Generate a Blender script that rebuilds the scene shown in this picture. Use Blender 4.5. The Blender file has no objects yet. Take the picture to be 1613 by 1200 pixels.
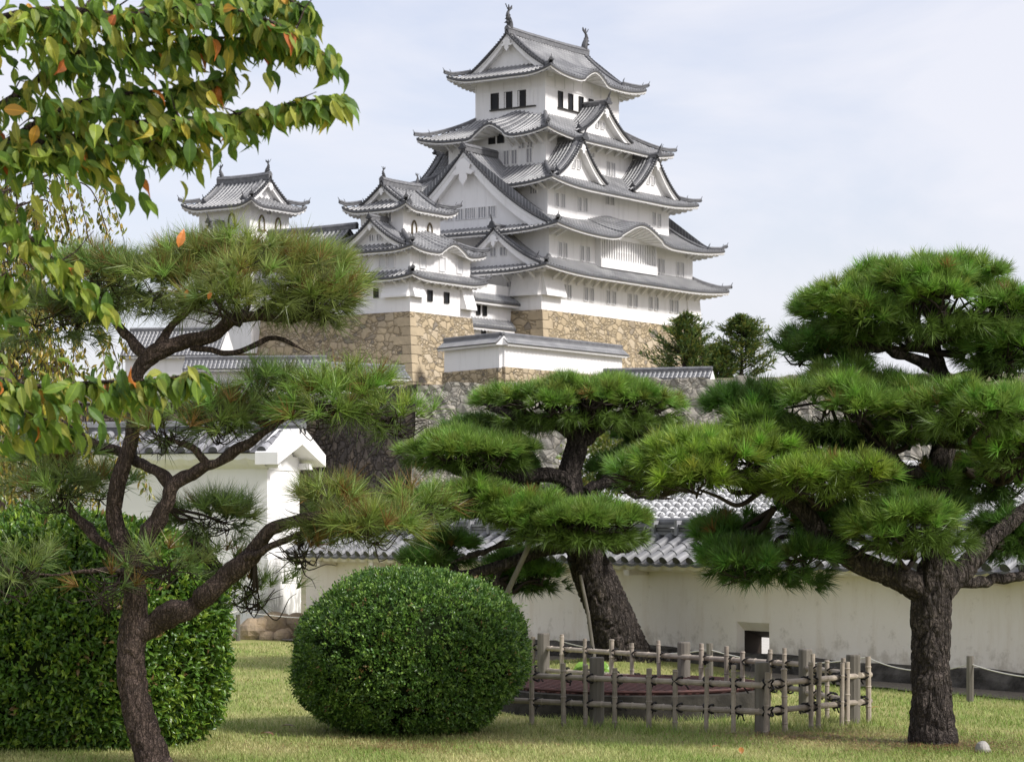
import bpy, math, random
import numpy as np
from mathutils import Vector
R = math.radians
C = bpy.context.scene.collection
sc = bpy.context.scene

# ------------------------------------------------------------------ camera, sky, sun, exposure
F, CX, HZ, EYE = 3900.0, 806.5, 820.0, 2.4          # focal length in photo pixels, centre column, horizon row, eye height
cam = bpy.data.cameras.new("camera"); cam_ob = bpy.data.objects.new("camera", cam); C.objects.link(cam_ob)
cam_ob.location = (0, 0, EYE); cam_ob.rotation_euler = (R(90), 0, 0)
cam.sensor_width = 36; cam.lens = F / 1613 * 36; cam.shift_y = (HZ - 600) / 1613
cam.clip_start = .1; cam.clip_end = 9000
cam.dof.use_dof = True; cam.dof.focus_distance = 24; cam.dof.aperture_fstop = 11
sc.camera = cam_ob

SUN_EL = 42; SUN_AZ = (0.87, -0.49)
world = bpy.data.worlds.new("World"); sc.world = world; world.use_nodes = True
nt = world.node_tree; nt.nodes.clear()
def wn(t, **k):
    n = nt.nodes.new(t)
    for a, b in k.items(): setattr(n, a, b)
    return n
sky = wn('ShaderNodeTexSky'); sky.sky_type = 'NISHITA'; sky.sun_disc = False
sky.sun_elevation = R(SUN_EL); sky.sun_rotation = math.atan2(SUN_AZ[0], SUN_AZ[1])
sky.air_density = 1.0; sky.dust_density = 1.5
bg = wn('ShaderNodeBackground'); bg.inputs[1].default_value = .125
cl = wn('ShaderNodeBackground'); cl.inputs[0].default_value = (.865, .87, .94, 1); cl.inputs[1].default_value = .745
tc = wn('ShaderNodeTexCoord'); mp = wn('ShaderNodeMapping'); mp.inputs['Scale'].default_value = (2.4, 2.4, 7.5)
mp.inputs['Location'].default_value = (.35, .2, .9)
nz = wn('ShaderNodeTexNoise'); nz.inputs['Scale'].default_value = 2.2; nz.inputs['Detail'].default_value = 6; nz.inputs['Roughness'].default_value = .52; nz.inputs['Distortion'].default_value = .5
rp = wn('ShaderNodeValToRGB'); rp.color_ramp.elements[0].position = .40; rp.color_ramp.elements[1].position = .58
rp.color_ramp.elements[0].color = (.52, .52, .52, 1); rp.color_ramp.elements[1].color = (.86, .86, .86, 1)
mx = wn('ShaderNodeMixShader'); wo = wn('ShaderNodeOutputWorld')
L = nt.links.new
L(tc.outputs['Generated'], mp.inputs[0]); L(mp.outputs[0], nz.inputs['Vector']); L(nz.outputs['Fac'], rp.inputs[0])
hue = wn('ShaderNodeMix'); hue.data_type = 'RGBA'; hue.blend_type = 'MULTIPLY'; hue.inputs[0].default_value = 1; hue.inputs[7].default_value = (1.10, .965, 1.0, 1); L(sky.outputs[0], hue.inputs[6]); L(hue.outputs[2], bg.inputs[0]); L(rp.outputs[0], mx.inputs[0]); L(bg.outputs[0], mx.inputs[1]); L(cl.outputs[0], mx.inputs[2]); L(mx.outputs[0], wo.inputs[0])

sd = bpy.data.lights.new("sun", 'SUN'); so = bpy.data.objects.new("sun", sd); C.objects.link(so)
sd.energy = 3.0; sd.angle = R(10.0); sd.color = (1, .97, .93)
h_ = math.cos(R(SUN_EL)); n_ = math.hypot(*SUN_AZ)
sun_dir = Vector((SUN_AZ[0] / n_ * h_, SUN_AZ[1] / n_ * h_, math.sin(R(SUN_EL))))
so.rotation_euler = sun_dir.to_track_quat('Z', 'Y').to_euler(); so.location = (30, -20, 60)
sc.view_settings.view_transform = 'Standard'; sc.view_settings.look = 'None'
sc.view_settings.exposure = 0.50; sc.view_settings.gamma = 1
sc.cycles.max_bounces = 6; sc.cycles.diffuse_bounces = 3; sc.cycles.glossy_bounces = 2; sc.cycles.transmission_bounces = 3
sc.cycles.use_denoising = True

# ------------------------------------------------------------------ helpers
def Pt(px, py, Y): return np.array([(px - CX) * Y / F, Y, EYE + (HZ - py) * Y / F])

class MB:
    def __init__(s): s.v = []; s.q = []; s.t = []; s.c = []; s.u = []; s.n = 0; s.hc = False; s.hu = False
    def add(s, v, q=None, t=None, col=None, uv=None):
        v = np.asarray(v, float).reshape(-1, 3); m = len(v)
        if q is not None and len(q): s.q.append(np.asarray(q, int).reshape(-1, 4) + s.n)
        if t is not None and len(t): s.t.append(np.asarray(t, int).reshape(-1, 3) + s.n)
        c = np.ones((m, 3))
        if col is not None: c[:] = col; s.hc = True
        u = np.zeros((m, 2))
        if uv is not None: u[:] = uv; s.hu = True
        s.v.append(v); s.c.append(c); s.u.append(u); s.n += m; return s
    def grid(s, P, col=None, uv=None, wrap=False):
        P = np.asarray(P, float); a, b = P.shape[:2]
        i, j = np.meshgrid(np.arange(a - 1), np.arange(b if wrap else b - 1), indexing='ij')
        j2 = (j + 1) % b
        q = np.stack([i * b + j, i * b + j2, (i + 1) * b + j2, (i + 1) * b + j], -1).reshape(-1, 4)
        if uv is not None: uv = np.asarray(uv).reshape(-1, 2)
        if col is not None and np.ndim(col) > 1: col = np.asarray(col).reshape(-1, 3)
        return s.add(P.reshape(-1, 3), q, col=col, uv=uv)
    def box(s, c, sz, ex=(1, 0, 0), ey=(0, 1, 0), ez=(0, 0, 1), col=None):
        c = np.array(c, float); ex, ey, ez = (np.array(k, float) for k in (ex, ey, ez))
        v = [c + ex * sz[0] / 2 * a + ey * sz[1] / 2 * b + ez * sz[2] / 2 * d for d in (-1, 1) for b in (-1, 1) for a in (-1, 1)]
        return s.add(v, [(0, 2, 3, 1), (4, 5, 7, 6), (0, 1, 5, 4), (2, 6, 7, 3), (0, 4, 6, 2), (1, 3, 7, 5)], col=col)
    def quad(s, a, b, c, d, col=None): return s.add([a, b, c, d], [(0, 1, 2, 3)], col=col)
    def prism(s, pts, off, col=None):          # closed outline extruded along off, triangulated as a fan about its centroid
        p = np.asarray(pts, float); n = len(p); o = np.asarray(off, float)
        v = np.vstack([p, p + o, p.mean(0), p.mean(0) + o]); i = np.arange(n); j = (i + 1) % n
        return s.add(v, np.stack([i, j, j + n, i + n], 1), np.vstack([np.stack([j, i, np.full(n, 2 * n)], 1), np.stack([i + n, j + n, np.full(n, 2 * n + 1)], 1)]), col=col)
    def tube(s, pts, rad, sides=8, bark=0., seed=0, col=None, caps=True):
        pts = np.asarray(pts, float); n = len(pts); rad = np.broadcast_to(np.asarray(rad, float), (n,))
        T = np.gradient(pts, axis=0); T /= np.linalg.norm(T, axis=1, keepdims=True) + 1e-9
        ref = np.array([0., 0, 1]) if abs(T[0][2]) < .9 else np.array([0., 1, 0])
        N = []; nv = np.cross(T[0], ref); nv /= np.linalg.norm(nv)
        for i in range(n):
            nv = nv - T[i] * nv.dot(T[i]); nv /= np.linalg.norm(nv) + 1e-9; N.append(nv)
        N = np.array(N); B = np.cross(T, N); a = np.linspace(0, 2 * math.pi, sides, endpoint=False)
        rr = np.ones((n, sides)) * rad[:, None]
        if bark:
            rg = np.random.default_rng(seed); d = np.concatenate([[0], np.cumsum(np.linalg.norm(np.diff(pts, axis=0), axis=1))])
            w = np.zeros((n, sides))
            for k in range(14):
                ka = rg.integers(1, max(2, sides // 3)); kd = rg.uniform(2, 16)
                w += np.sin(ka * a[None] + rg.uniform(0, 6.3) + 1.5 * np.sin(d[:, None] * kd * .5 + rg.uniform(0, 6))) * np.cos(kd * d[:, None] + rg.uniform(0, 6.3) + ka * .3 * a[None]) / 3.0
            if sides >= 40:                                          # plated bark: ridged cell noise wrapped round the trunk
                w *= .35; circ = 2 * math.pi * rad.mean()
                for cell, am in ((.085, 1.), (.04, .55), (.02, .3)):
                    ka, kd = max(5, int(circ / cell)), max(4, int(d[-1] / (cell * 2.3))); G = rg.uniform(0, 1, (kd + 2, ka))
                    u_ = (a / (2 * math.pi) * ka)[None] + .45 * np.sin(d * 9 + cell * 99)[:, None]; v_ = np.clip(d / d[-1] * kd, 0, kd)[:, None] + .25 * np.sin(a * 3)[None]; v_ = np.clip(v_, 0, kd)
                    i0 = np.floor(u_).astype(int); j0 = np.floor(v_).astype(int); fu = u_ - i0; fv = v_ - j0; fu = fu * fu * (3 - 2 * fu); fv = fv * fv * (3 - 2 * fv)
                    g = lambda jj, ii: G[np.clip(jj, 0, kd + 1), ii % ka]
                    nv_ = (g(j0, i0) * (1 - fu) + g(j0, i0 + 1) * fu) * (1 - fv) + (g(j0 + 1, i0) * (1 - fu) + g(j0 + 1, i0 + 1) * fu) * fv
                    w = w + am * (.7 - 2.9 * np.exp(-((nv_ - .5) / .11) ** 2)) * 1.0
            rr = rr * (1 + bark * w)
        P = pts[:, None] + rr[..., None] * (np.cos(a)[None, :, None] * N[:, None] + np.sin(a)[None, :, None] * B[:, None])
        s.grid(P, col=col, wrap=True)
        if caps:
            for k in (0, n - 1):
                i = np.arange(sides); v = np.vstack([P[k], pts[k]])
                s.add(v, t=np.stack([i, (i + 1) % sides, np.full(sides, sides)], 1), col=col if col is None or np.ndim(col) == 1 else None)
        return s
    def build(s, name, mat, parent=None, smooth=False, origin=None):
        me = bpy.data.meshes.new(name)
        if s.n:
            v = np.vstack(s.v)
            if origin is not None: v = v - np.asarray(origin, float)
            q = np.vstack(s.q) if s.q else np.zeros((0, 4), int); t = np.vstack(s.t) if s.t else np.zeros((0, 3), int)
            me.vertices.add(len(v)); me.vertices.foreach_set('co', v.astype(np.float32).ravel())
            loops = np.concatenate([q.ravel(), t.ravel()]); nq, ntri = len(q), len(t)
            me.loops.add(len(loops)); me.loops.foreach_set('vertex_index', loops.astype(np.int32))
            me.polygons.add(nq + ntri)
            me.polygons.foreach_set('loop_start', np.concatenate([np.arange(nq) * 4, nq * 4 + np.arange(ntri) * 3]).astype(np.int32))
            me.polygons.foreach_set('use_smooth', np.full(nq + ntri, bool(smooth)))
            me.update(calc_edges=True)
            if True:
                at = me.attributes.new('tint', 'FLOAT_COLOR', 'POINT'); c = np.ones((len(v), 4), np.float32); c[:, :3] = np.vstack(s.c)
                at.data.foreach_set('color', c.ravel())
            if s.hu:
                u = np.vstack(s.u)[loops]; l = me.uv_layers.new(name='UVMap'); l.data.foreach_set('uv', u.astype(np.float32).ravel())
            me.validate(verbose=False)
        if mat: me.materials.append(mat)
        o = bpy.data.objects.new(name, me); C.objects.link(o)
        if parent is not None: o.parent = parent
        return o

def tag(o, label=None, cat=None, group=None, kind=None):
    for k, x in (('label', label), ('category', cat), ('group', group), ('kind', kind)):
        if x: o[k] = x
    return o
def thing(name, loc, label, cat, group=None, rz=0):
    o = bpy.data.objects.new(name, None); C.objects.link(o); o.location = tuple(float(k) for k in loc); o.rotation_euler = (0, 0, rz)
    o.empty_display_size = .2
    return tag(o, label, cat, group)

def path(ctrl, step=.08):
    """ctrl rows: x,y,z,r -> smooth Catmull-Rom samples"""
    c = np.asarray(ctrl, float); c = np.vstack([2 * c[0] - c[1], c, 2 * c[-1] - c[-2]]); out = []
    for i in range(1, len(c) - 2):
        n = max(2, int(np.linalg.norm(c[i + 1, :3] - c[i, :3]) / step)); t = np.linspace(0, 1, n, endpoint=False)[:, None]
        a, b, d, e = c[i - 1], c[i], c[i + 1], c[i + 2]
        out.append(.5 * (2 * b + (d - a) * t + (2 * a - 5 * b + 4 * d - e) * t ** 2 + (3 * b - a - 3 * d + e) * t ** 3))
    out.append(c[-2][None]); o = np.vstack(out); o[:, 3] = np.maximum(o[:, 3], .002); return o

# ------------------------------------------------------------------ materials
def M(name, base=(.5, .5, .5), rough=.8, spec=.3, noise=None, col2=None, tint=False, bump=None, extra=None, transl=0., space='Object', vscale=(1, 1, 1)):
    m = bpy.data.materials.new(name); m.use_nodes = True; t = m.node_tree; nd = t.nodes; lk = t.links.new
    p = nd['Principled BSDF']; p.inputs['Roughness'].default_value = rough; p.inputs['Specular IOR Level'].default_value = spec
    tcn = nd.new('ShaderNodeTexCoord'); mpn = nd.new('ShaderNodeMapping'); mpn.inputs['Scale'].default_value = vscale
    lk(tcn.outputs[space], mpn.inputs[0]); vec = mpn.outputs[0]
    rgb = nd.new('ShaderNodeRGB'); rgb.outputs[0].default_value = (*base, 1); out = rgb.outputs[0]
    def mixc(f, a, b, blend='MIX'):
        x = nd.new('ShaderNodeMix'); x.data_type = 'RGBA'; x.blend_type = blend
        for sck, val in ((x.inputs[0], f), (x.inputs[6], a), (x.inputs[7], b)):
            if hasattr(val, 'links') or hasattr(val, 'is_linked'): lk(val, sck)
            elif isinstance(val, (int, float)): sck.default_value = val
            else: sck.default_value = (*val, 1)
        return x.outputs[2]
    def noi(sc_, det=4, rg=.55, v=None):
        x = nd.new('ShaderNodeTexNoise'); x.inputs['Scale'].default_value = sc_; x.inputs['Detail'].default_value = det; x.inputs['Roughness'].default_value = rg
        lk(v or vec, x.inputs['Vector']); return x.outputs['Fac']
    def ramp(f, *st):
        x = nd.new('ShaderNodeValToRGB'); e = x.color_ramp.elements
        while len(e) < len(st): e.new(.5)
        for el, (pos, cc) in zip(e, st): el.position = pos; el.color = (*cc, 1) if not isinstance(cc, (int, float)) else (cc, cc, cc, 1)
        lk(f, x.inputs[0]); return x.outputs[0]
    def math_(op, a, b=0.):
        x = nd.new('ShaderNodeMath'); x.operation = op
        for k, val in ((0, a), (1, b)):
            if hasattr(val, 'is_linked'): lk(val, x.inputs[k])
            else: x.inputs[k].default_value = val
        return x.outputs[0]
    if noise and col2: out = mixc(ramp(noi(noise[0], noise[2] if len(noise) > 2 else 5), (.5 - noise[1], 0.), (.5 + noise[1], 1.)), out, col2)
    env = dict(nd=nd, lk=lk, vec=vec, mixc=mixc, noi=noi, ramp=ramp, math_=math_, tc=tcn, p=p)
    bh = None
    if extra:
        r_ = extra(out, env); out = r_[0] if isinstance(r_, tuple) else r_; bh = r_[1] if isinstance(r_, tuple) else None
    if tint:
        a = nd.new('ShaderNodeAttribute'); a.attribute_name = 'tint'; out = mixc(1., out, a.outputs['Color'], 'MULTIPLY')
    lk(out, p.inputs['Base Color'])
    if bump or bh is not None:
        b = nd.new('ShaderNodeBump'); b.inputs['Strength'].default_value = bump[1] if bump else .6; b.inputs['Distance'].default_value = bump[2] if bump else .05
        lk(bh if bh is not None else noi(bump[0], 6, .6), b.inputs['Height']); lk(b.outputs[0], p.inputs['Normal'])
    if transl:
        tr = nd.new('ShaderNodeBsdfTranslucent'); lk(out, tr.inputs[0]); ms = nd.new('ShaderNodeMixShader'); ms.inputs[0].default_value = transl
        lk(p.outputs[0], ms.inputs[1]); lk(tr.outputs[0], ms.inputs[2]); lk(ms.outputs[0], nd['Material Output'].inputs[0])
    return m

def x_plaster(out, e):
    streak = e['nd'].new('ShaderNodeMapping'); streak.inputs['Scale'].default_value = (1.2, 1.2, .14); e['lk'](e['tc'].outputs['Object'], streak.inputs[0])
    f = e['ramp'](e['noi'](1.4, 5, .6, streak.outputs[0]), (.5, 0.), (.8, .5))
    return e['mixc'](f, out, (.60, .59, .57))
def x_tile(out, e):
    uvn = e['nd'].new('ShaderNodeUVMap'); uvn.uv_map = 'UVMap'; sp = e['nd'].new('ShaderNodeSeparateXYZ'); e['lk'](uvn.outputs[0], sp.inputs[0])
    fr = e['math_']('FRACT', sp.outputs[0]); d = e['math_']('ABSOLUTE', e['math_']('SUBTRACT', fr, .5))     # .5 = crest of the round tile, 0 = pan
    side = e['ramp'](d, (.17, 0.), (.20, 1.), (.27, 1.), (.30, 0.))
    fv = e['math_']('FRACT', sp.outputs[1]); joint = e['ramp'](fv, (.0, 1.), (.12, 1.), (.16, 0.))
    on = e['ramp'](d, (.22, 1.), (.26, 0.))
    j = e['math_']('MULTIPLY', joint, on)
    w = e['math_']('MAXIMUM', e['math_']('MULTIPLY', side, .75), e['math_']('MULTIPLY', j, .8))
    w = e['math_']('MULTIPLY', w, e['ramp'](e['noi'](.5, 5), (.35, .35), (.65, 1.)))
    o2 = e['mixc'](e['ramp'](d, (.3, 0.), (.42, .55)), out, (.07, .07, .075))
    return e['mixc'](w, o2, (.66, .655, .64))
def x_stone(scale, joint, cols, jcol=(.06, .05, .035), rnd=1.):
    def fn(out, e):
        nd, lk = e['nd'], e['lk']
        nv = nd.new('ShaderNodeTexNoise'); nv.inputs['Scale'].default_value = scale * 1.1; nv.inputs['Detail'].default_value = 2; lk(e['vec'], nv.inputs['Vector'])
        ad = nd.new('ShaderNodeMix'); ad.data_type = 'RGBA'; ad.blend_type = 'LINEAR_LIGHT'; ad.inputs[0].default_value = .34 / scale; lk(e['vec'], ad.inputs[6]); lk(nv.outputs['Color'], ad.inputs[7])
        a = nd.new('ShaderNodeTexVoronoi'); a.inputs['Scale'].default_value = scale; a.inputs['Randomness'].default_value = rnd; lk(ad.outputs[2], a.inputs['Vector'])
        b = nd.new('ShaderNodeTexVoronoi'); b.feature = 'DISTANCE_TO_EDGE'; b.inputs['Scale'].default_value = scale; b.inputs['Randomness'].default_value = rnd; lk(ad.outputs[2], b.inputs['Vector'])
        a2 = nd.new('ShaderNodeTexVoronoi'); a2.inputs['Scale'].default_value = scale * 2.1; lk(ad.outputs[2], a2.inputs['Vector'])
        b2 = nd.new('ShaderNodeTexVoronoi'); b2.feature = 'DISTANCE_TO_EDGE'; b2.inputs['Scale'].default_value = scale * 2.1; lk(ad.outputs[2], b2.inputs['Vector'])
        sp = nd.new('ShaderNodeSeparateColor'); lk(a.outputs['Color'], sp.inputs[0]); sp2 = nd.new('ShaderNodeSeparateColor'); lk(a2.outputs['Color'], sp2.inputs[0])
        sel = e['math_']('GREATER_THAN', sp.outputs[2], .52)
        rnd_ = e['math_']('ADD', e['math_']('MULTIPLY', sp.outputs[0], e['math_']('SUBTRACT', 1., sel)), e['math_']('MULTIPLY', sp2.outputs[0], sel))
        d2 = e['math_']('ADD', e['math_']('MULTIPLY', b2.outputs['Distance'], .6), e['math_']('MULTIPLY', e['math_']('SUBTRACT', 1., sel), 9.)); dd = e['math_']('MINIMUM', b.outputs['Distance'], d2)
        c = e['ramp'](rnd_, *cols)
        c = e['mixc'](e['ramp'](e['noi'](scale * 5, 5, .65), (.35, .55), (.7, 0.)), c, tuple(k * .6 for k in cols[len(cols) // 2][1]))
        c = e['mixc'](e['ramp'](e['noi'](scale * .25, 4, .6), (.4, 0.), (.7, .35)), c, tuple(k * .62 for k in cols[len(cols) // 2][1]))
        je = e['math_']('MULTIPLY', e['ramp'](dd, (.0, 1.), (joint, 0.)), e['ramp'](e['noi'](scale * 1.7, 4), (.3, .35), (.6, 1.)))
        h = e['math_']('ADD', e['ramp'](dd, (.0, 0.), (joint * 2.5, .8), (.3, 1.)), e['math_']('MULTIPLY', rnd_, .6))
        h = e['math_']('ADD', h, e['math_']('MULTIPLY', e['noi'](scale * 4, 4), .35))
        return e['mixc'](je, c, jcol), h
    return fn
def x_bark(s, fis=.075, plate=1.9, dark=.42, lich=.5):
    def fn(out, e):
        nd, lk = e['nd'], e['lk']; base = tuple(out.node.outputs[0].default_value[:3])
        mp_ = nd.new('ShaderNodeMapping'); mp_.inputs['Scale'].default_value = (s, s, s * .42); lk(e['tc'].outputs['Object'], mp_.inputs[0])
        nv = nd.new('ShaderNodeTexNoise'); nv.inputs['Scale'].default_value = 1.1; nv.inputs['Detail'].default_value = 6; nv.inputs['Roughness'].default_value = .7; lk(mp_.outputs[0], nv.inputs['Vector'])
        ad = nd.new('ShaderNodeMix'); ad.data_type = 'RGBA'; ad.blend_type = 'LINEAR_LIGHT'; ad.inputs[0].default_value = .3; lk(mp_.outputs[0], ad.inputs[6]); lk(nv.outputs['Color'], ad.inputs[7])
        f1 = e['noi'](s * .9, 6, .7); f2 = e['noi'](s * 4.5, 5, .7)
        def ridge(k, zs):
            m2 = nd.new('ShaderNodeMapping'); m2.inputs['Scale'].default_value = (s * k, s * k, s * k * zs); lk(e['tc'].outputs['Object'], m2.inputs[0])
            return e['math_']('ABSOLUTE', e['math_']('SUBTRACT', e['noi'](1., 3, .5, m2.outputs[0]), .5))
        r1, r2, r3 = ridge(.75, .22), ridge(1.5, .35), ridge(1.1, 1.6)
        fs = e['math_']('MAXIMUM', e['ramp'](r1, (0., 1.), (fis, 0.)), e['math_']('MAXIMUM', e['math_']('MULTIPLY', e['ramp'](r2, (0., 1.), (fis * .8, 0.)), .7), e['math_']('MULTIPLY', e['ramp'](r3, (0., 1.), (fis * .5, 0.)), .8)))
        c = e['mixc'](e['ramp'](f1, (.32, 0.), (.68, 1.)), tuple(k * .8 for k in base), tuple(k * plate for k in base))
        c = e['mixc'](e['ramp'](f2, (.45, 0.), (.8, .5)), c, tuple(k * 2.8 for k in base))
        c = e['mixc'](e['math_']('MULTIPLY', fs, .92), c, tuple(k * dark * .6 for k in base))
        c = e['mixc'](e['ramp'](e['noi'](s * .8, 8, .75), (.60, 0.), (.70, lich)), c, (.24, .24, .215))
        h = e['math_']('ADD', e['math_']('MULTIPLY', e['math_']('SUBTRACT', 1., fs), 1.1), e['math_']('MULTIPLY', f2, .5))
        return c, h
    return fn
PL = M('white_plaster', (.83, .82, .81), .85, .2, extra=x_plaster)
def x_gwall(o, e):
    st = e['nd'].new('ShaderNodeMapping'); st.inputs['Scale'].default_value = (2.2, 2.2, .5); e['lk'](e['tc'].outputs['Object'], st.inputs[0])
    o = e['mixc'](e['ramp'](e['noi'](1.5, 7, .65, st.outputs[0]), (.50, 0.), (.78, .55)), o, (.66, .56, .43))
    sp = e['nd'].new('ShaderNodeSeparateXYZ'); e['lk'](e['tc'].outputs['Object'], sp.inputs[0]); rise = e['ramp'](sp.outputs[2], (.2, .20), (.75, 0.))   # rising damp with a ragged edge
    return e['mixc'](e['ramp'](e['math_']('ADD', e['noi'](3.2, 7, .7), rise), (.58, 0.), (.72, .6)), o, (.47, .41, .32))
PLW = M('garden_wall_plaster', (.88, .82, .735), .9, .2, noise=(.7, .25, 6), col2=(.81, .745, .655), extra=x_gwall, bump=(9, .25, .02))
def x_stain(o, e):
    st = e['nd'].new('ShaderNodeMapping'); st.inputs['Scale'].default_value = (3.5, 3.5, 1.2); e['lk'](e['tc'].outputs['Object'], st.inputs[0])
    sp = e['nd'].new('ShaderNodeSeparateXYZ'); e['lk'](e['tc'].outputs['Object'], sp.inputs[0])
    lowm = e['ramp'](sp.outputs[2], (.25, .22), (1.0, .0))                    # weathering that creeps up from the foot
    f = e['ramp'](e['math_']('ADD', e['noi'](2.2, 8, .7, st.outputs[0]), lowm), (.52, 0.), (.66, .75))
    return e['mixc'](f, o, (.30, .29, .27))
PLS = M('stained_plaster', (.78, .77, .75), .9, .2, extra=x_stain, bump=(14, .3, .02))
TILE = M('castle_roof_tile', (.17, .173, .182), .6, .35, noise=(.6, .2, 6), col2=(.105, .107, .114), extra=x_tile)
TILEN = M('grey_clay_tile', (.30, .30, .31), .5, .45, noise=(5, .22, 6), col2=(.17, .17, .18), bump=(20, .2, .01), tint=True)
TILEW = M('plastered_roof_tile', (.62, .62, .61), .6, .3, noise=(3, .2, 5), col2=(.42, .42, .42), tint=True)
TILED = M('dark_ridge_tile', (.05, .052, .057), .6, .4, noise=(4, .2, 4), col2=(.09, .09, .095))
RIDGE = M('ridge_tile', (.10, .102, .11), .6, .4, noise=(3, .2, 3), col2=(.19, .19, .195))
STONE = M('tan_castle_stone', rough=.9, spec=.2, vscale=(1, 1, 1.35), extra=x_stone(1.0, .04, [(.0, (.14, .135, .13)), (.06, (.20, .18, .16)), (.10, (.41, .325, .205)), (.45, (.55, .445, .295)), (.75, (.46, .375, .26)), (1., (.60, .515, .39))], (.19, .15, .09)), bump=(1, .9, .16))
STONEC = M('corner_block_stone', (.50, .405, .27), .9, .2, noise=(.8, .2, 6), col2=(.38, .31, .21), bump=(3, .6, .1), tint=True)
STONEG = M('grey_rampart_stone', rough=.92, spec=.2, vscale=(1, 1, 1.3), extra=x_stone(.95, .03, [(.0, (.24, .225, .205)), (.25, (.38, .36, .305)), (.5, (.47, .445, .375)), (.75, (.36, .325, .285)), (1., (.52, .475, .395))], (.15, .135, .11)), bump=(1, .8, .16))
STONEK = M('shaded_rampart_stone', rough=.92, spec=.2, vscale=(1, 1, 1.2), extra=x_stone(.9, .035, [(.0, (.07, .06, .055)), (.5, (.15, .125, .105)), (1., (.24, .19, .14))]), bump=(1, 1., .3))  # shaded copy of the rampart stone, shade painted into the colours
FOOT = M('mossy_wall_footing', (.13, .12, .105), .95, .15, noise=(3.5, .16, 7), col2=(.036, .033, .028), bump=(7, .9, .08))
ROCK = M('tan_field_stone', (.40, .30, .185), .9, .2, noise=(3, .2, 6), col2=(.24, .19, .14), bump=(7, .9, .06), tint=True)
CURB = M('dark_concrete', (.055, .05, .042), .95, .2, noise=(5, .12, 7), col2=(.028, .026, .022), bump=(12, .6, .03))
RUST = M('rusty_iron', (.115, .048, .04), .7, .3, noise=(8, .2, 5), col2=(.06, .032, .03), bump=(30, .3, .01))
DARK = M('dark_opening', (.015, .016, .019), .6, .3)
GREYW = M('lattice_shadow_board', (.36, .36, .37), .8, .2)
SHUT = M('grey_shutter', (.64, .64, .645), .8, .2)
BLACKF = M('black_lacquer_frame', (.03, .027, .022), .5, .4)
GOLDF = M('dark_gilt_frame', (.10, .075, .035), .5, .4)
BAMB = M('weathered_bamboo', (.43, .37, .30), .6, .3, noise=(9, .25, 5), col2=(.23, .195, .16), vscale=(1, 1, 1), tint=True, bump=(40, .2, .004))
POST = M('weathered_post_wood', (.23, .21, .18), .85, .2, noise=(14, .25, 6), col2=(.10, .09, .075), vscale=(1, 1, .08), bump=(30, .6, .01))
CORD = M('black_cord', (.012, .011, .011), .7, .3)
ROPE = M('white_rope', (.60, .58, .54), .8, .2)
BARK = M('pine_bark', (.085, .070, .060), .9, .2, extra=x_bark(16), bump=(1, 1., .035))
BARKM = M('thick_plated_pine_bark', (.095, .078, .068), .9, .2, extra=x_bark(12, .09, 1.8, .35, .35), bump=(1, 1., .06))
BARKL = M('red_brown_pine_bark', (.105, .076, .063), .9, .2, extra=x_bark(26, .06, 1.8, .5, .65), bump=(1, 1., .022))
TWIG = M('dark_twig', (.035, .027, .022), .9, .15)
NEED = M('pine_needles', (.195, .315, .058), .42, .45, tint=True, transl=.28)
LEAF = M('broad_leaf', (1, 1, 1), .36, .5, tint=True, transl=.30)
def x_leaf(o, e):
    uvn = e['nd'].new('ShaderNodeUVMap'); uvn.uv_map = 'UVMap'; sp = e['nd'].new('ShaderNodeSeparateXYZ'); e['lk'](uvn.outputs[0], sp.inputs[0])
    ax = e['math_']('ABSOLUTE', sp.outputs[0]); rib = e['ramp'](ax, (.0, 1.), (.035, 0.))
    vv = e['math_']('FRACT', e['math_']('MULTIPLY', e['math_']('SUBTRACT', sp.outputs[1], e['math_']('MULTIPLY', ax, .9)), 9.))
    vein = e['ramp'](vv, (.0, .45), (.13, 0.))
    return e['mixc'](e['math_']('MAXIMUM', rib, vein), o, (1.7, 1.6, 1.35))
CHERRY = M('cherry_leaf', (1, 1, 1), .5, .4, tint=True, transl=.42, extra=x_leaf)
CORE = M('inner_shade_core', (.018, .028, .010), .95, .05)
GRASSM = M('grass_blade', (1, 1, 1), .55, .25, tint=True, transl=.25)
LAWN = M('lawn_turf', (.33, .31, .13), .95, .1, noise=(.55, .16, 7), col2=(.21, .24, .07), bump=(45, .5, .02))
EARTH = M('earth', (.20, .175, .12), .95, .1, noise=(.08, .2, 8), col2=(.14, .14, .075), bump=(2, .5, .1))
PATHM = M('gravel', (.26, .23, .19), .95, .1, noise=(18, .2, 6), col2=(.13, .115, .095), bump=(40, .8, .02))

# ------------------------------------------------------------------ terrain
KC = np.array([4.15, 285.0]); TH = R(55.504)
U = np.array([math.cos(TH), math.sin(TH)]); V = np.array([-math.sin(TH), math.cos(TH)])
RC = np.array([-7.9, 206.5]); RD1 = np.array([.945, -.328]); RD2 = np.array([-.45, .893])     # grey rampart corner and its two directions
def smooth(a): a = np.clip(a, 0, 1); return a * a * (3 - 2 * a)
def ground_z(x, y):
    n1 = np.array([RD1[1], -RD1[0]]); n2 = np.array([-RD2[1], RD2[0]])
    d1 = (x - RC[0]) * n1[0] + (y - RC[1]) * n1[1]; d2 = (x - RC[0]) * n2[0] + (y - RC[1]) * n2[1]
    dm = np.maximum(d1, d2); dl = np.maximum(224 - y, x + 6)
    d = np.minimum(dm, dl)
    z = 13.6 * smooth((-d - 1.0) / 2.0) + 1.6 * smooth((-d - 3) / 22) + .0 * y
    far = smooth((np.abs(x) - 130) / 120) + smooth((y - 380) / 200)
    return z * (1 - np.clip(far, 0, 1)) - .02
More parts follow.
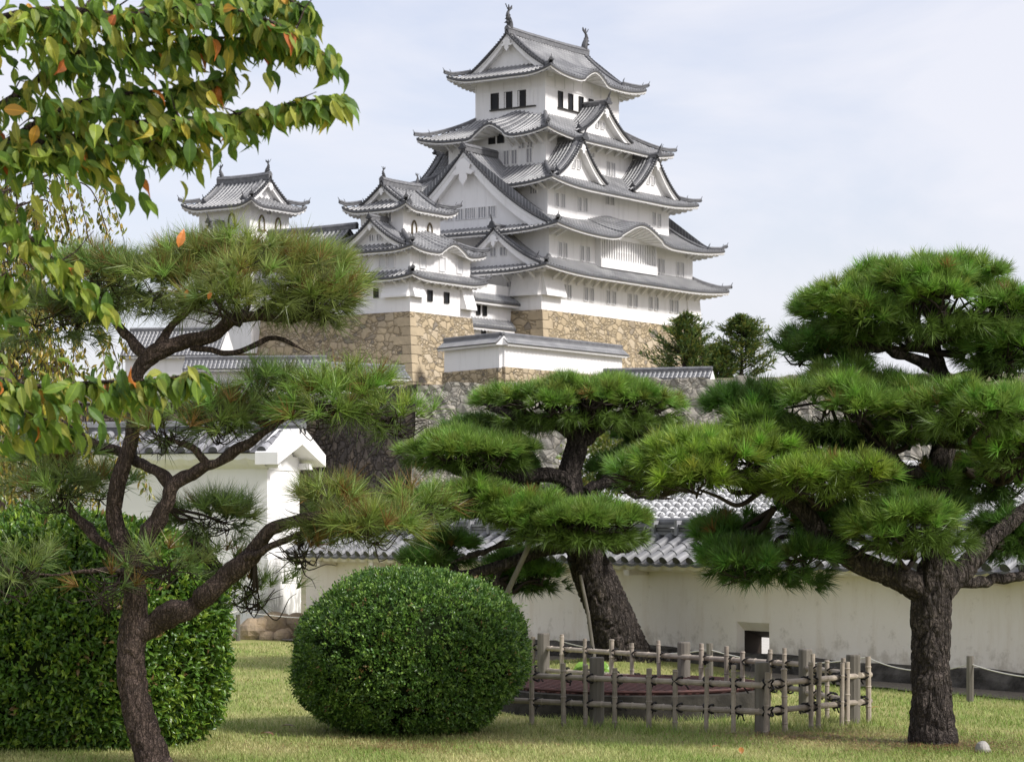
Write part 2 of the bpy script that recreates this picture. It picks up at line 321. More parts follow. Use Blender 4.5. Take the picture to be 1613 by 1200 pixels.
def build_ground():
    xs = np.unique(np.concatenate([np.linspace(-4000, -250, 16), np.linspace(-250, -50, 30), np.arange(-50, 50, 1.5), np.linspace(50, 250, 30), np.linspace(250, 4000, 16)]))
    ys = np.unique(np.concatenate([np.linspace(-600, 0, 8), np.arange(0, 190, 6), np.arange(190, 300, 1.5), np.linspace(300, 620, 40), np.linspace(620, 7000, 16)]))
    X, Y = np.meshgrid(xs, ys, indexing='ij'); P = np.stack([X, Y, ground_z(X, Y)], -1)
    tag(MB().grid(P).build('ground', EARTH, smooth=True), kind='structure')
build_ground()
def lawn_z(x, y):
    m = .16 * np.exp(-(((x - 1.7) / 1.5) ** 2 + ((y - 39.6) / 1.5) ** 2))
    return .012 * np.sin(x * .9 + 1) * np.cos(y * .55) + .008 * np.sin(x * 2.3 + y * 1.7) + m + .02
X, Y = np.meshgrid(np.linspace(-24, 26, 201), np.linspace(2, 62, 241), indexing='ij')
tag(MB().grid(np.stack([X, Y, lawn_z(X, Y)], -1)).build('lawn', LAWN, smooth=True), kind='structure')

# ------------------------------------------------------------------ castle builders (local frame: x along the long face, -y the right-hand face, -x the left-hand face)
SIDES = {'S': ((1, 0), (0, -1)), 'N': ((-1, 0), (0, 1)), 'W': ((0, -1), (-1, 0)), 'E': ((0, 1), (1, 0))}
def side(k): e, n = SIDES[k]; return np.array(e, float), np.array(n, float)
def P3(e, n, x, D, z):
    x, D, z = np.broadcast_arrays(np.asarray(x, float), np.asarray(D, float), np.asarray(z, float))
    return np.stack([e[0] * x + n[0] * D, e[1] * x + n[1] * D, z], -1)
OFS = np.array([0, .22, .30, .40, .5, .60, .70, .78]); HGT = np.array([-.35, -.12, .55, .95, 1, .95, .55, -.12])
def rows(La, pitch):
    k = max(2, int(round(2 * La / pitch))); p = 2 * La / k
    x = (np.arange(k)[:, None] + OFS[None]) * p - La; ph = np.arange(k)[:, None] + OFS[None]
    x = np.append(x.ravel(), La); return x, np.append(np.tile(HGT, k), -.35), np.append(ph.ravel(), k)
def roof_side(mb, e, n, La, Dn, tmax, zf, pitch=.56, bh=.13, J=7):
    x, h, ph = rows(La, pitch); tm = tmax(x); j = np.linspace(0, 1, J + 1)
    d = tm[:, None] * j[None]; X = np.repeat(x[:, None], J + 1, 1); Z = zf(X, d) + bh * h[:, None]
    uv = np.stack([np.repeat(ph[:, None], J + 1, 1), d / .42], -1)
    mb.grid(P3(e, n, X, Dn - d, Z), uv=uv)
def lift_fn(x, La): return np.clip((np.abs(x) / La - .45) / .55, 0, 1) ** 2.2
def bell(x, xc, w, h):
    t = np.clip(np.abs(x - xc) / w, 0, 1); return h * (.5 + .5 * np.cos(math.pi * t ** .9)) - .10 * h * np.sin(math.pi * t) ** 2 * (t > .6)
def eaves(mt, ms, e, n, La, Dn, zf, Lw, Dw, zs, raf=.62, th=.27, hb=.16, infill=.6):
    """dark tile edge (mt), white eave board, rafter soffit and the strip of wall right under it (ms)"""
    x = np.unique(np.concatenate([np.linspace(-La, La, max(8, int(La * 6)))]))
    z = zf(x, np.zeros_like(x)); zl = z - z.min()
    mt.grid(np.stack([P3(e, n, x, Dn, z + .02), P3(e, n, x, Dn + .03, z - th * .5), P3(e, n, x, Dn - .02, z - th)], 0))
    a = .12
    ms.grid(np.stack([P3(e, n, x, Dn - .02, z - th), P3(e, n, x * (La - a) / La, Dn - a, z - th), P3(e, n, x * (La - a) / La, Dn - a, z - th - hb)], 0))
    raf *= 1.25; k = int(2 * La / raf); q = (np.arange(k)[:, None] + np.array([0, .02, .48, .5, .98])[None]).ravel() / k * 2 * La - La
    up = np.tile([0., -.26, -.26, 0., 0.], k); zq = zf(q, np.zeros_like(q))
    t = np.linspace(0, 1, 4)[:, None]; fx = 1 + (Lw / La - 1) * t
    zz = (zq - th - hb + .16)[None] * (1 - t) + (zs + .65 * (zq - zf(np.zeros(1), np.zeros(1))[0] - lift_fn(q, La) * 0).clip(0, None) * (lift_fn(q, La) < .02))[None] * t + up[None] * (1 - t * .6)
    ms.grid(P3(e, n, q[None] * fx, (Dn - a) + (Dw - Dn + a) * t, zz))
    ms.grid(np.stack([P3(e, n, q * Lw / La, Dw + .015, zz[-1] + .05), P3(e, n, q * Lw / La, Dw + .015, np.full_like(q, zs - infill))], 0))
def ridge_line(mb, pts, w=.42, h=.42, up=.5):
    pts = np.asarray(pts, float); T = np.gradient(pts, axis=0); T[:, 2] = 0; T /= np.linalg.norm(T, axis=1, keepdims=True) + 1e-9
    S = np.stack([-T[:, 1], T[:, 0], 0 * T[:, 0]], 1) * w / 2; Z = np.array([0, 0, 1.])
    prof = [(-1, -.2), (-1, .45), (-1.25, .5), (-.7, .85), (0, 1), (.7, .85), (1.25, .5), (1, .45), (1, -.2)]
    mb.grid(np.stack([pts + S * a + Z * b * h for a, b in prof], 1))
    for k in (0, -1):
        c = np.stack([pts[k] + S[k] * a + Z * b * h for a, b in prof]); mb.add(np.vstack([c, c.mean(0)]), t=[(i, i + 1, len(c)) for i in range(len(c) - 1)])
def oni(parent, p, d, s=1.):          # flared ridge-end tile with a horn
    mb = MB(); d = np.array([d[0], d[1], 0.]); d /= np.linalg.norm(d); sd = np.array([-d[1], d[0], 0]); z = np.array([0, 0, 1.])
    out = [(-.5, -.1), (-.72, .12), (-.40, .28), (-.26, .62), (-.12, .72), (0, .85), (.12, .72), (.26, .62), (.40, .28), (.72, .12), (.5, -.1)]
    mb.prism([p + s * (sd * a * .8 + z * b * .8) for a, b in out], d * .22 * s)
    mb.tube([p + s * (z * .7 + d * .1), p + s * (z * .95 + d * .25), p + s * (z * 1.25 + d * .42)], [.09 * s, .08 * s, .02], 6)
    return mb.build('ridge_end_tile', TILED, parent)
def shachi(parent, p, d, s=1.):       # dolphin-like roof fish: head down on the ridge, tail in the air
    mb = MB(); d = np.array([d[0], d[1], 0.]); z = np.array([0, 0, 1.]); sd = np.array([-d[1], d[0], 0])
    c = [(.28, .0, .34), (.30, .35, .36), (.16, .75, .33), (-.04, 1.15, .26), (-.10, 1.5, .19), (.05, 1.8, .13), (.22, 2.0, .07)]
    pt = path([np.append(p + s * (-d * a + z * b), r * s) for a, b, r in c], .12 * s); mb.tube(pt[:, :3], pt[:, 3], 8)
    b0 = p + s * (-d * .02 + z * 1.75)
    for k in (-1, 0, 1):
        mb.prism([b0, b0 + s * (d * (-.10 + .45 * k) + z * .35), b0 + s * (d * (.05 + .6 * k) + z * .72), b0 + s * (d * (.12 + .2 * k) + z * .3)], sd * .12 * s)
    for zz, w in ((.45, .5), (.85, .42), (1.2, .32)):
        mb.prism([p + s * (z * zz - d * .05), p + s * (z * (zz + .15) + d * w * .9), p + s * (z * (zz + .35) + d * w * .35)], sd * .1 * s)
        mb.prism([p + s * (z * zz + sd * .1), p + s * (z * (zz + .1) + sd * w), p + s * (z * (zz + .3) + sd * w * .4)], d * .1 * s)
        mb.prism([p + s * (z * zz - sd * .1), p + s * (z * (zz + .1) - sd * w), p + s * (z * (zz + .3) - sd * w * .4)], d * .1 * s)
    return mb.build('ridge_fish', TILED, parent, smooth=False)
def gable_front(parent, e, n, xc, w, D, zp, rec=.7, zb=None, orn=1., board=.75, lat=True):
    """white verge boards, recessed wall, pendant and dark verge tiles; zp(|x|) is the roof line"""
    x = np.linspace(-w, w, 41); z = zp(np.abs(x)); bd = board * (1 + .25 * np.abs(x) / w)
    mt = MB(); mt.grid(np.stack([P3(e, n, xc + x, D + .22, z + .16), P3(e, n, xc + x, D + .28, z + .02), P3(e, n, xc + x, D + .2, z - .12), P3(e, n, xc + x, D - .1, z - .12)], 0))
    k = int(w / .26)
    for i in range(-k, k + 1):
        xx = i / k * w; zz = zp(np.array([abs(xx)]))[0]; mt.box(P3(e, n, xc + xx, D + .16, zz + .05), (.17, .34, .26), (*e, 0), (*n, 0))
    g = mt.build('verge_tiles', TILED, parent)
    mw = MB()
    for d0, s0, s1 in ((D + .1, .12, .42), (D, .40, 1.0)):
        lo = z.min() - .12; t = np.maximum(z - bd * s0, lo); b = np.maximum(z - bd * s1, lo)
        mw.grid(np.stack([P3(e, n, xc + x, d0, t), P3(e, n, xc + x, d0, b), P3(e, n, xc + x, d0 - .3, b)], 0))
    mw.grid(np.stack([P3(e, n, xc + x, D, np.maximum(z - bd, lo)), P3(e, n, xc + x, D - rec, np.maximum(z - bd * .9, lo))], 0))
    mw.build('verge_board', PL, parent)
    zbb = z.min() - .9 if zb is None else zb
    m2 = MB(); zt = np.maximum(z - .25, zbb + .02); m2.grid(np.stack([P3(e, n, xc + x, D - rec, zt), P3(e, n, xc + x, D - rec, np.full_like(x, zbb))], 0)); m2.build('gable_wall', PL, parent)
    za = z.max()
    if orn:
        o = [(0, .2), (.32, .05), (.62, -.25), (.5, -.55), (.95, -.75), (.62, -.95), (.3, -.85), (.35, -1.2), (0, -1.65)]
        o = o + [(-a, b) for a, b in o[-2:0:-1]]
        MB().prism([P3(e, n, xc + a * .62 * orn, D + .13, za - board * .95 + b * .62 * orn) for a, b in o], np.append(n, 0) * .14).build('gable_pendant', PL, parent)
    if lat:
        for sx in (-1, 1):
            zc = za - (za - z.min()) * .60
            window(parent, e, n, xc + sx * w * .105, D - rec, zc, w * .12, (za - z.min()) * .22, 'lattice', 'gable_window')
def chidori(root, e, n, xc, w, D, Db, zb, za, c=.55, orn=.7, board=.6, oniS=.75, rec=.8, lat=True, zwall=None, name='dormer_gable'):
    g = lambda t: c * t + (1 - c) * t * t
    zp = lambda ax: zb + (za - zb) * g(np.clip(1 - ax / w, 0, 1))
    mb = MB(); half = (D + .15 - Db) / 2
    for sgn in (-1, 1):
        x, h, ph = rows(half, .45); d = Db + half + x; t = np.linspace(0, 1.0, 9) * w
        DD = np.repeat(d[:, None], 9, 1); XX = np.repeat(t[None], len(d), 0)
        mb.grid(P3(e, n, xc + sgn * XX, DD, zp(XX) + .085 * h[:, None] + .1), uv=np.stack([np.repeat(ph[:, None], 9, 1), XX / .42], -1))
    o = mb.build(name, TILE, root, smooth=False)
    gable_front(o, e, n, xc, w, D, zp, rec=rec, orn=orn, board=board, lat=lat, zb=zwall)
    r = MB(); ridge_line(r, [P3(e, n, xc, D + .3, za + .12), P3(e, n, xc, (D + Db) / 2, za + .10), P3(e, n, xc, Db, za + .12)], .4, .5); 
    for sgn in (-1, 1):                                             # descending ridge beside the verge
        xs = np.linspace(.3, w * .82, 8); ridge_line(r, P3(e, n, xc + sgn * xs, D - .55, zp(xs) + .12), .26, .28)
    r.build('ridge', RIDGE, o)
    oni(o, P3(e, n, xc, D + .3, za + .15), n, oniS)
    for sgn in (-1, 1): oni(o, P3(e, n, xc + sgn * w * .84, D - .55, zp(np.array([w * .84]))[0] + .1), sgn * e, oniS * .62)
    return o
def window(root, e, n, x, D, z, w, h, style='lattice', name='window'):
    f = MB(); p = MB(); N3 = np.append(n, 0); E3 = np.append(e, 0); Cc = P3(e, n, x, D, z)
    t = .05
    frame = {'dark': BLACKF, 'kato': BLACKF}.get(style, PL)
    if style == 'kato':
        out = [(-.5, -.5), (-.46, 0), (-.40, .25), (-.2, .43), (0, .52), (.2, .43), (.40, .25), (.46, 0), (.5, -.5)]
        for i in range(len(out) - 1):
            a, b = out[i], out[i + 1]; A = Cc + E3 * a[0] * w + np.array([0, 0, a[1] * h]); B = Cc + E3 * b[0] * w + np.array([0, 0, b[1] * h])
            f.tube([A + N3 * .08, B + N3 * .08], .10, 6)
        f.box(Cc + N3 * .1 - np.array([0, 0, .55 * h]), (w * 1.5, .22, .16), E3, N3)
        o = f.build(name, GOLDF, root); p.prism([Cc + E3 * a[0] * w * .96 + np.array([0, 0, a[1] * h * .97]) + N3 * .02 for a in out], N3 * .03); p.build('shutter', SHUT, o); return o
    for sx in (-1, 1): f.box(Cc + E3 * sx * (w / 2 + t / 2) + N3 * .07, (t, .14, h + 2 * t), E3, N3)
    for sz in (-1, 1): f.box(Cc + np.array([0, 0, sz * (h / 2 + t / 2)]) + N3 * .06, (w, .12, t), E3, N3)
    if style == 'lattice':
        k = max(1, int(round(w / .3)) - 1)
        for i in range(k): f.box(Cc + E3 * ((i + 1) / (k + 1) - .5) * w + N3 * .05, (.085, .08, h), E3, N3)
    o = f.build(name, frame, root)
    p.box(Cc + N3 * .012, (w, .02, h), E3, N3); p.build('opening', {'lattice': GREYW, 'shut': SHUT, 'dark': DARK}[style], o); return o
def hips(o, corners, zS, La, Dn, run, s=.9, J=9, kx=1., ky=1.):
    for (sx, sy) in corners:
        d = np.linspace(-.15, run, J); mb = MB(); dd = np.clip(d, 0, None)
        z = zS(np.full(J, La) - dd, dd) + .05 + .25 * np.clip(1 - d / (run * .25), 0, 1) ** 2
        ridge_line(mb, np.stack([sx * (La - d * kx), sy * (Dn - d * ky), z], 1), .36, .36); mb.build('hip_ridge', RIDGE, o)
        oni(o, np.array([sx * (La + .15), sy * (Dn + .15), z[0] + .05]), (sx, sy), .52 * s)
        q = int(J * .33); oni(o, np.array([sx * (La - d[q] * kx), sy * (Dn - d[q] * ky), z[q] + .2]), (sx, sy), .42 * s)
def skirt(root, Ae, Be, zm, lift, Aw, Bw, zt, zs, Bwl=None, Awl=None, bumps={}, c=.72, sides='SWNE', raf=.62, corners=((-1, -1), (1, -1), (-1, 1))):
    """pent roof running round a storey; Aw,Bw,zt: where it meets the wall above; Awl,Bwl,zs: the wall below its soffit"""
    Awl = Awl or Aw; Bwl = Bwl or Bw
    mb = MB(); ms = MB(); run = min(Ae - Aw, Be - Bw); zS = None
    for k in sides:
        e, n = side(k); La, Dn = (Ae, Be) if k in 'SN' else (Be, Ae); Lw, Dw = (Aw, Bw) if k in 'SN' else (Bw, Aw); Ll, Dl = (Awl, Bwl) if k in 'SN' else (Bwl, Awl)
        T = Dn - Dw; bp = bumps.get(k)
        def zf(x, d, La=La, T=T, bp=bp):
            t = np.clip(d / T, 0, 1.2); z = zm + (zt - zm) * (c * t + (1 - c) * t * t) + lift * lift_fn(x, La) * (1 - np.clip(t, 0, 1)) ** 1.5
            if bp: z = z + bell(x, *bp) * (1 - .62 * np.clip(t, 0, 1))
            return z
        rt = T / max(La - Lw, .1)
        roof_side(mb, e, n, La, Dn, lambda x, La=La, T=T, rt=rt: np.clip((La - np.abs(x)) * rt, 0, T), zf)
        eaves(mb, ms, e, n, La, Dn, zf, Ll, Dl, zs, raf)
        if k == 'S' or zS is None: zS = zf
    o = mb.build('roof', TILE, root); ms.build('eave', PL, o)
    if corners: hips(o, corners, lambda x, d: zm + (zt - zm) * (c * d / run + (1 - c) * (d / run) ** 2) + lift * (1 - np.clip(d / run, 0, 1)) ** 1.5, Ae, Be, run, kx=(Ae - Aw) / run, ky=(Be - Bw) / run)
    return o
def irimoya(root, A, B, zm, lift, zr, ug, rec, Awl, Bwl, zs, c=.6, bumps={}, fish=0., orn=1., board=.8, raf=.62, ends='WE', lat=True, zwall=None, vert=True):
    """hip-and-gable roof, ridge along x"""
    g = lambda t: c * t + (1 - c) * t * t
    mb = MB(); ms = MB(); dh = A - ug
    for k in 'SNWE':
        e, n = side(k); La, Dn = (A, B) if k in 'SN' else (B, A); Ll, Dl = (Awl, Bwl) if k in 'SN' else (Bwl, Awl); bp = bumps.get(k)
        def zf(x, d, La=La, bp=bp):
            t = np.clip(d / B, 0, 1); z = zm + (zr - zm) * g(t) + lift * lift_fn(x, La) * np.clip(1 - d / (dh + 1.), 0, 1) ** 1.5
            if bp: z = z + bell(x, *bp) * np.clip(1 - d / (bp[1] * 1.25), 0, 1)
            return z
        if k in 'SN': tm = lambda x: np.where(np.abs(x) <= ug, B, np.clip(A - np.abs(x), 0, dh))
        else: tm = lambda x: np.clip(B - np.abs(x), 0, dh + rec)
        roof_side(mb, e, n, La, Dn, tm, zf, J=12 if k in 'SN' else 7); eaves(mb, ms, e, n, La, Dn, zf, Ll, Dl, zs, raf)
    o = mb.build('roof', TILE, root); ms.build('eave', PL, o)
    hips(o, ((-1, -1), (1, -1), (-1, 1), (1, 1)), lambda x, d: zm + (zr - zm) * g(d / B) + lift * np.clip(1 - d / (dh + 1.), 0, 1) ** 1.5, A, B, dh)
    zp = lambda ax: zm + (zr - zm) * g(np.clip((B - ax) / B, 0, 1))
    w = B - dh * .75
    r = MB(); ridge_line(r, [(-ug - .2, 0, zr + .1), (-ug * .5, 0, zr), (ug * .5, 0, zr), (ug + .2, 0, zr + .1)], .55, .75)
    for sx in (-1, 1):
        for sy in (-1, 1):
            y = np.linspace(.4, B - dh * .9, 10); ridge_line(r, np.stack([np.full(10, sx * (ug - .75)), sy * y, zp(y) + .1], 1), .3, .32)
            if vert: oni(o, np.array([sx * (ug - .75), sy * (B - dh * .85), zp(np.array([B - dh * .85]))[0] + .1]), (0, sy), .7)
    r.build('ridge', RIDGE, o)
    for k in ends:
        e, n = side(k); gable_front(o, e, n, 0, w, ug, zp, rec=rec, orn=orn, board=board, lat=lat, zb=zwall)
        if not fish: oni(o, P3(e, n, 0, ug + .25, zr + .2), n, .9)
        else: shachi(o, P3(e, n, 0, ug - .15, zr + .6), n, fish)
    return o
def storey(root, A, B, z0, z1, name='wall'):
    return MB().box((0, 0, (z0 + z1) / 2), (2 * A, 2 * B, z1 - z0)).build(name, PL, root)
def bracket(root, e, n, x, D, z, out=1.7, h=1.1, proto=[None]):
    E3 = np.append(e, 0); N3 = np.append(n, 0); c = P3(e, n, x, D, z)
    mb = MB(); mb.prism([c - E3 * .13 + np.array([0, 0, -h]), c - E3 * .13 + np.array([0, 0, -h + .3]) + N3 * .05, c - E3 * .13 + N3 * (out * .62) + np.array([0, 0, -.25]), c - E3 * .13 + N3 * out + np.array([0, 0, -.05]), c - E3 * .13 + N3 * out + np.array([0, 0, .12]), c - E3 * .13 + N3 * (out * .72) + np.array([0, 0, -.05 - .33]), ], E3 * .26)
    mb.box(c + N3 * out / 2 + np.array([0, 0, .02]), (.26, out, .2), E3, N3)
    return mb.build('eave_bracket', PL, root)
def wedge(root, e, n, x0, x1, D, zt, zb, out, name='stone_drop_box'):
    a, b = P3(e, n, x0, D, zt), P3(e, n, x1, D, zt); c, d = P3(e, n, x1, D + out, zb), P3(e, n, x0, D + out, zb); f, g = P3(e, n, x1, D, zb - .12), P3(e, n, x0, D, zb - .12)
    c2, d2 = c - np.array([0, 0, .2]), d - np.array([0, 0, .2])
    mb = MB(); mb.quad(a, b, c, d); mb.quad(d, c, c2, d2); mb.quad(d2, c2, f, g); mb.add([a, d, d2, g, b, c, c2, f], [(0, 1, 2, 3), (4, 7, 6, 5)])
    return mb.build(name, PL, root)
def stone_base(name, x0, x1, y0, y1, zt, zb, out, label, root_xy, corner=True, mat=None, faces='SW', top=True):
    t = thing(name, (*root_xy, zb), label, 'stone base', rz=TH)
    J = 12; s = np.linspace(0, 1, J + 1); o = out * s ** 1.35; z = (zt - zb) * (1 - s)
    rect = lambda o: np.array([(x0 - o, y0 - o), (x1 + o, y0 - o), (x1 + o, y1 + o), (x0 - o, y1 + o)])
    P = np.array([[(*q, zz) for q in rect(oo)] for oo, zz in zip(o, z)])
    mb = MB(); mb.grid(P, wrap=True); mb.quad(*P[0]); mb.build('stone_face', mat or STONE, t)
    if corner:
        rg = np.random.default_rng(5); h = .95; k = int((zt - zb) / h); mc = MB(); f = lambda zz: out * (1 - zz / (zt - zb)) ** 1.35
        for i in range(k):
            za, zb_ = i * h + .03, (i + 1) * h - .03; la, lb = ((1.9, .95) if i % 2 else (.95, 1.9)); la *= rg.uniform(.85, 1.2); lb *= rg.uniform(.85, 1.2); cc = np.ones(3) * rg.uniform(.88, 1.12); oa, ob = f(za) + .08, f(zb_) + .08
            A0 = (x0 - oa, y0 - oa, za); A1 = (x0 - ob, y0 - ob, zb_)
            mc.quad(A0, (x0 - oa + la, y0 - oa, za), (x0 - ob + la, y0 - ob, zb_), A1, cc); mc.quad((x0 - oa, y0 - oa + lb, za), A0, A1, (x0 - ob, y0 - ob + lb, zb_), cc)
            mc.quad((x0 - oa + la, y0 - oa, za), (x0 - oa + la, y0 - oa + .3, za), (x0 - ob + la, y0 - ob + .3, zb_), (x0 - ob + la, y0 - ob, zb_), cc)
        mc.build('corner_stones', STONEC, t)
    return t

# ------------------------------------------------------------------ main keep
def build_keep():
    k = thing('castle_keep', (*KC, 25.0), 'tall white five-tiered castle keep with grey tiled roofs, highest building on the hill', 'castle keep', rz=TH)
    z0 = 25.0; S, W = side('S'), side('W'); Z = lambda z: z - z0
    storey(k, 16.73, 10.3, 0, Z(29.7)); storey(k, 15.27, 10.3, Z(29.8), Z(34.3)); storey(k, 12.84, 8.49, Z(34.2), Z(39.6)); storey(k, 10.37, 6.62, Z(39.5), Z(45.4)); storey(k, 7.72, 4.78, Z(45.3), Z(52.7))
    skirt(k, 19.57, 12.83, Z(29.15), .55, 15.27, 10.3, Z(30.75), Z(29.5), Awl=16.73, Bwl=10.3)
    irimoya(k, 17.9, 13.18, Z(33.65), .65, Z(42.95), 16.6, .8, 15.27, 10.3, Z(34.1), c=.42, bumps={'S': (-.4, 7.3, 2.0)}, orn=2.6, board=1.25, lat=False, zwall=Z(34.2))
    skirt(k, 15.62, 10.97, Z(39.0), .65, 10.37, 6.62, Z(41.75), Z(39.5), Awl=12.84, Bwl=8.49)
    skirt(k, 13.39, 8.9, Z(44.85), .65, 7.72, 4.78, Z(47.75), Z(45.3), Awl=10.37, Bwl=6.62, bumps={'W': (1.0, 3.4, 1.55)})
    irimoya(k, 10.14, 7.1, Z(52.1), .7, Z(57.2), 8.2, .8, 7.72, 4.78, Z(52.6), c=.55, bumps={'S': (-.7, 3.6, 1.35)}, fish=1.05, orn=1.35, board=.75, lat=False)
    for sd_ in 'SN':
        e, n = side(sd_); q = 1 if sd_ == 'S' else -1
        for xc, w in ((-7.9, 4.95), (7.9, 5.05)): chidori(k, e, n, q * xc, w, 9.75, 5.6, Z(40.0), Z(44.3), orn=.95, oniS=1.15)
        chidori(k, e, n, q * .1, 5.5, 7.75, 4.2, Z(45.85), Z(49.5), orn=.95, oniS=1.15)
    chidori(k, *W, 5.0, 6.2, 18.0, 14.5, Z(29.9), Z(33.9), orn=1.2, board=.8, oniS=1.1)
    for x in (-12.44, -11.39, -8.02, -6.83, -3.44, -2.22, 1.12, 2.38, 5.68, 6.94, 10.3, 11.45): window(k, *S, x, 10.3, Z(27.32), .72, 1.45)
    for x in (-13.21, -12.16, -8.8, -7.61, 7.4, 8.37, 11.76, 12.78): window(k, *S, x, 10.3, Z(31.75), .62, 1.6)
    for x, z in ((-11.1, 37.5), (-9.84, 37.5), (-6.5, 37.5), (-5.31, 37.55), (-.76, 38.55), (.32, 38.55), (9.4, 37.45), (10.6, 37.4)): window(k, *S, x, 8.49, Z(z), .62, 1.5 if z < 38 else .9)
    for x in (2.36, 3.46): window(k, *S, x, 6.62, Z(42.6), .7, 1.6)
    for v in (1.36, 2.44, 4.45): window(k, *W, v, 10.37, Z(42.78), .7, 1.5)
    for v in (3.41, 4.52): window(k, *W, v, 10.37, Z(43.95), .75, .6)
    window(k, *S, -.92, 6.62, Z(43.8), .5, .5)
    window(k, *W, 6.67, 12.84, Z(38.6), .9, .9)
    for v in (-.6, .6): window(k, *W, v, 10.37, Z(45.0), .8, 1.0, 'dark')
    # top storey: dark openings beside white sliding shutters under one black sill
    for sd_, xs, D, wd in (('S', (-4.75, -2.65, -.5, 1.6), 4.78, .8), ('W', (-2.05, -.2, 1.65), 7.72, .95)):
        e, n = side(sd_)
        for x in xs: window(k, e, n, x, D, Z(49.72), wd, 1.75, 'dark', 'open_window')
        b = MB(); x0, x1 = min(xs) - wd * .7, max(xs) + 2.0 * wd
        b.box(P3(e, n, (x0 + x1) / 2, D + .1, Z(48.72)), (x1 - x0, .2, .14), (*e, 0), (*n, 0)); b.build('window_sill', BLACKF, k)
        b = MB()
        for x in xs: b.box(P3(e, n, x + wd * 1.12, D + .06, Z(49.72)), (wd * .95, .1, 1.75), (*e, 0), (*n, 0))
        b.build('sliding_shutters', PL, k)
    # timber grid showing through the plaster of the top storey
    b = MB()
    for sd_, A_, D in (('S', 7.72, 4.78), ('W', 4.78, 7.72)):
        e, n = side(sd_); b.box(P3(e, n, 0, D + .03, Z(50.95)), (2 * A_, .07, .12), (*e, 0), (*n, 0))
        for x in np.linspace(-A_ + .05, A_ - .05, 9 if sd_ == 'S' else 6): b.box(P3(e, n, x, D + .03, Z(51.75)), (.12, .07, 1.5), (*e, 0), (*n, 0))
    b.build('plaster_framing', PL, k)
    # big white lattice bay under the curved gable of the second roof
    e, n = S; b = MB(); b.box(P3(e, n, 0, 10.68, Z(30.95)), (12.0, .8, 1.0), (*e, 0), (*n, 0)); b.box(P3(e, n, 0, 10.6, Z(34.0)), (12.0, .62, .5), (*e, 0), (*n, 0))
    for x in (-5.9, 5.9): b.box(P3(e, n, x, 10.66, Z(32.6)), (.28, .72, 2.4), (*e, 0), (*n, 0))
    for x in np.linspace(-5.6, 5.6, 23): b.box(P3(e, n, x, 10.62, Z(32.6)), (.2, .3, 2.4), (*e, 0), (*n, 0))
    b.box(P3(e, n, 0, 10.55, Z(32.55)), (11.6, .14, .16), (*e, 0), (*n, 0)); o = b.build('lattice_bay', PL, k)
    MB().box(P3(e, n, 0, 10.36, Z(32.6)), (11.7, .08, 2.4), (*e, 0), (*n, 0)).build('bay_backing', SHUT, o)
    # long lattice row in the big left gable
    for v, w_ in ((-2.6, 1.0), (-1.2, 1.0), (.3, 1.35), (1.9, 1.0), (3.2, .9)): window(k, *W, v, 15.8, Z(36.1), w_, 1.15)
    for v in (6.13, 6.94): window(k, *W, v, 16.73, Z(27.5), .62, 1.4)
    wedge(k, *S, -16.75, -12.9, 10.3, Z(29.4), Z(26.75), .75); wedge(k, *W, 6.6, 10.3, 16.73, Z(29.4), Z(26.75), .75); wedge(k, *S, 13.9, 16.75, 10.3, Z(29.4), Z(25.4), .45)
    for x in np.linspace(-14.9, 15.6, 19): bracket(k, *S, x, 10.3, Z(29.45), 1.75, 1.35)
    for v in (9.6, 8.0, 6.0): bracket(k, *W, v, 16.73, Z(29.45), 1.9, 1.35)
    for x in np.linspace(-9.8, 9.8, 11): bracket(k, *S, x, 6.62, Z(45.1), 1.5, 1.0)
    for v in (-6.2, -5, -3.8, -2.6, 2.2, 3.2, 4.2, 5.2, 6.2): bracket(k, *W, v, 10.37, Z(45.1), 1.9, 1.2)
    for x in (-12.6, -11.4, 11.4, 12.6): bracket(k, *S, x, 8.49, Z(39.35), 1.6, .9)
    for v in (8.2, 7.0): bracket(k, *W, v, 12.84, Z(39.35), 1.7, .9)
    for x in (-15, -13.8, 13.8, 15): bracket(k, *S, x, 10.3, Z(34.0), 1.6, .9)
build_keep()
stone_base('keep_stone_base', -16.9, 16.9, -10.5, 10.5, 25.02, 12.5, 3.0, 'tall tan stone block base battered outwards right under the five-tiered keep', KC)

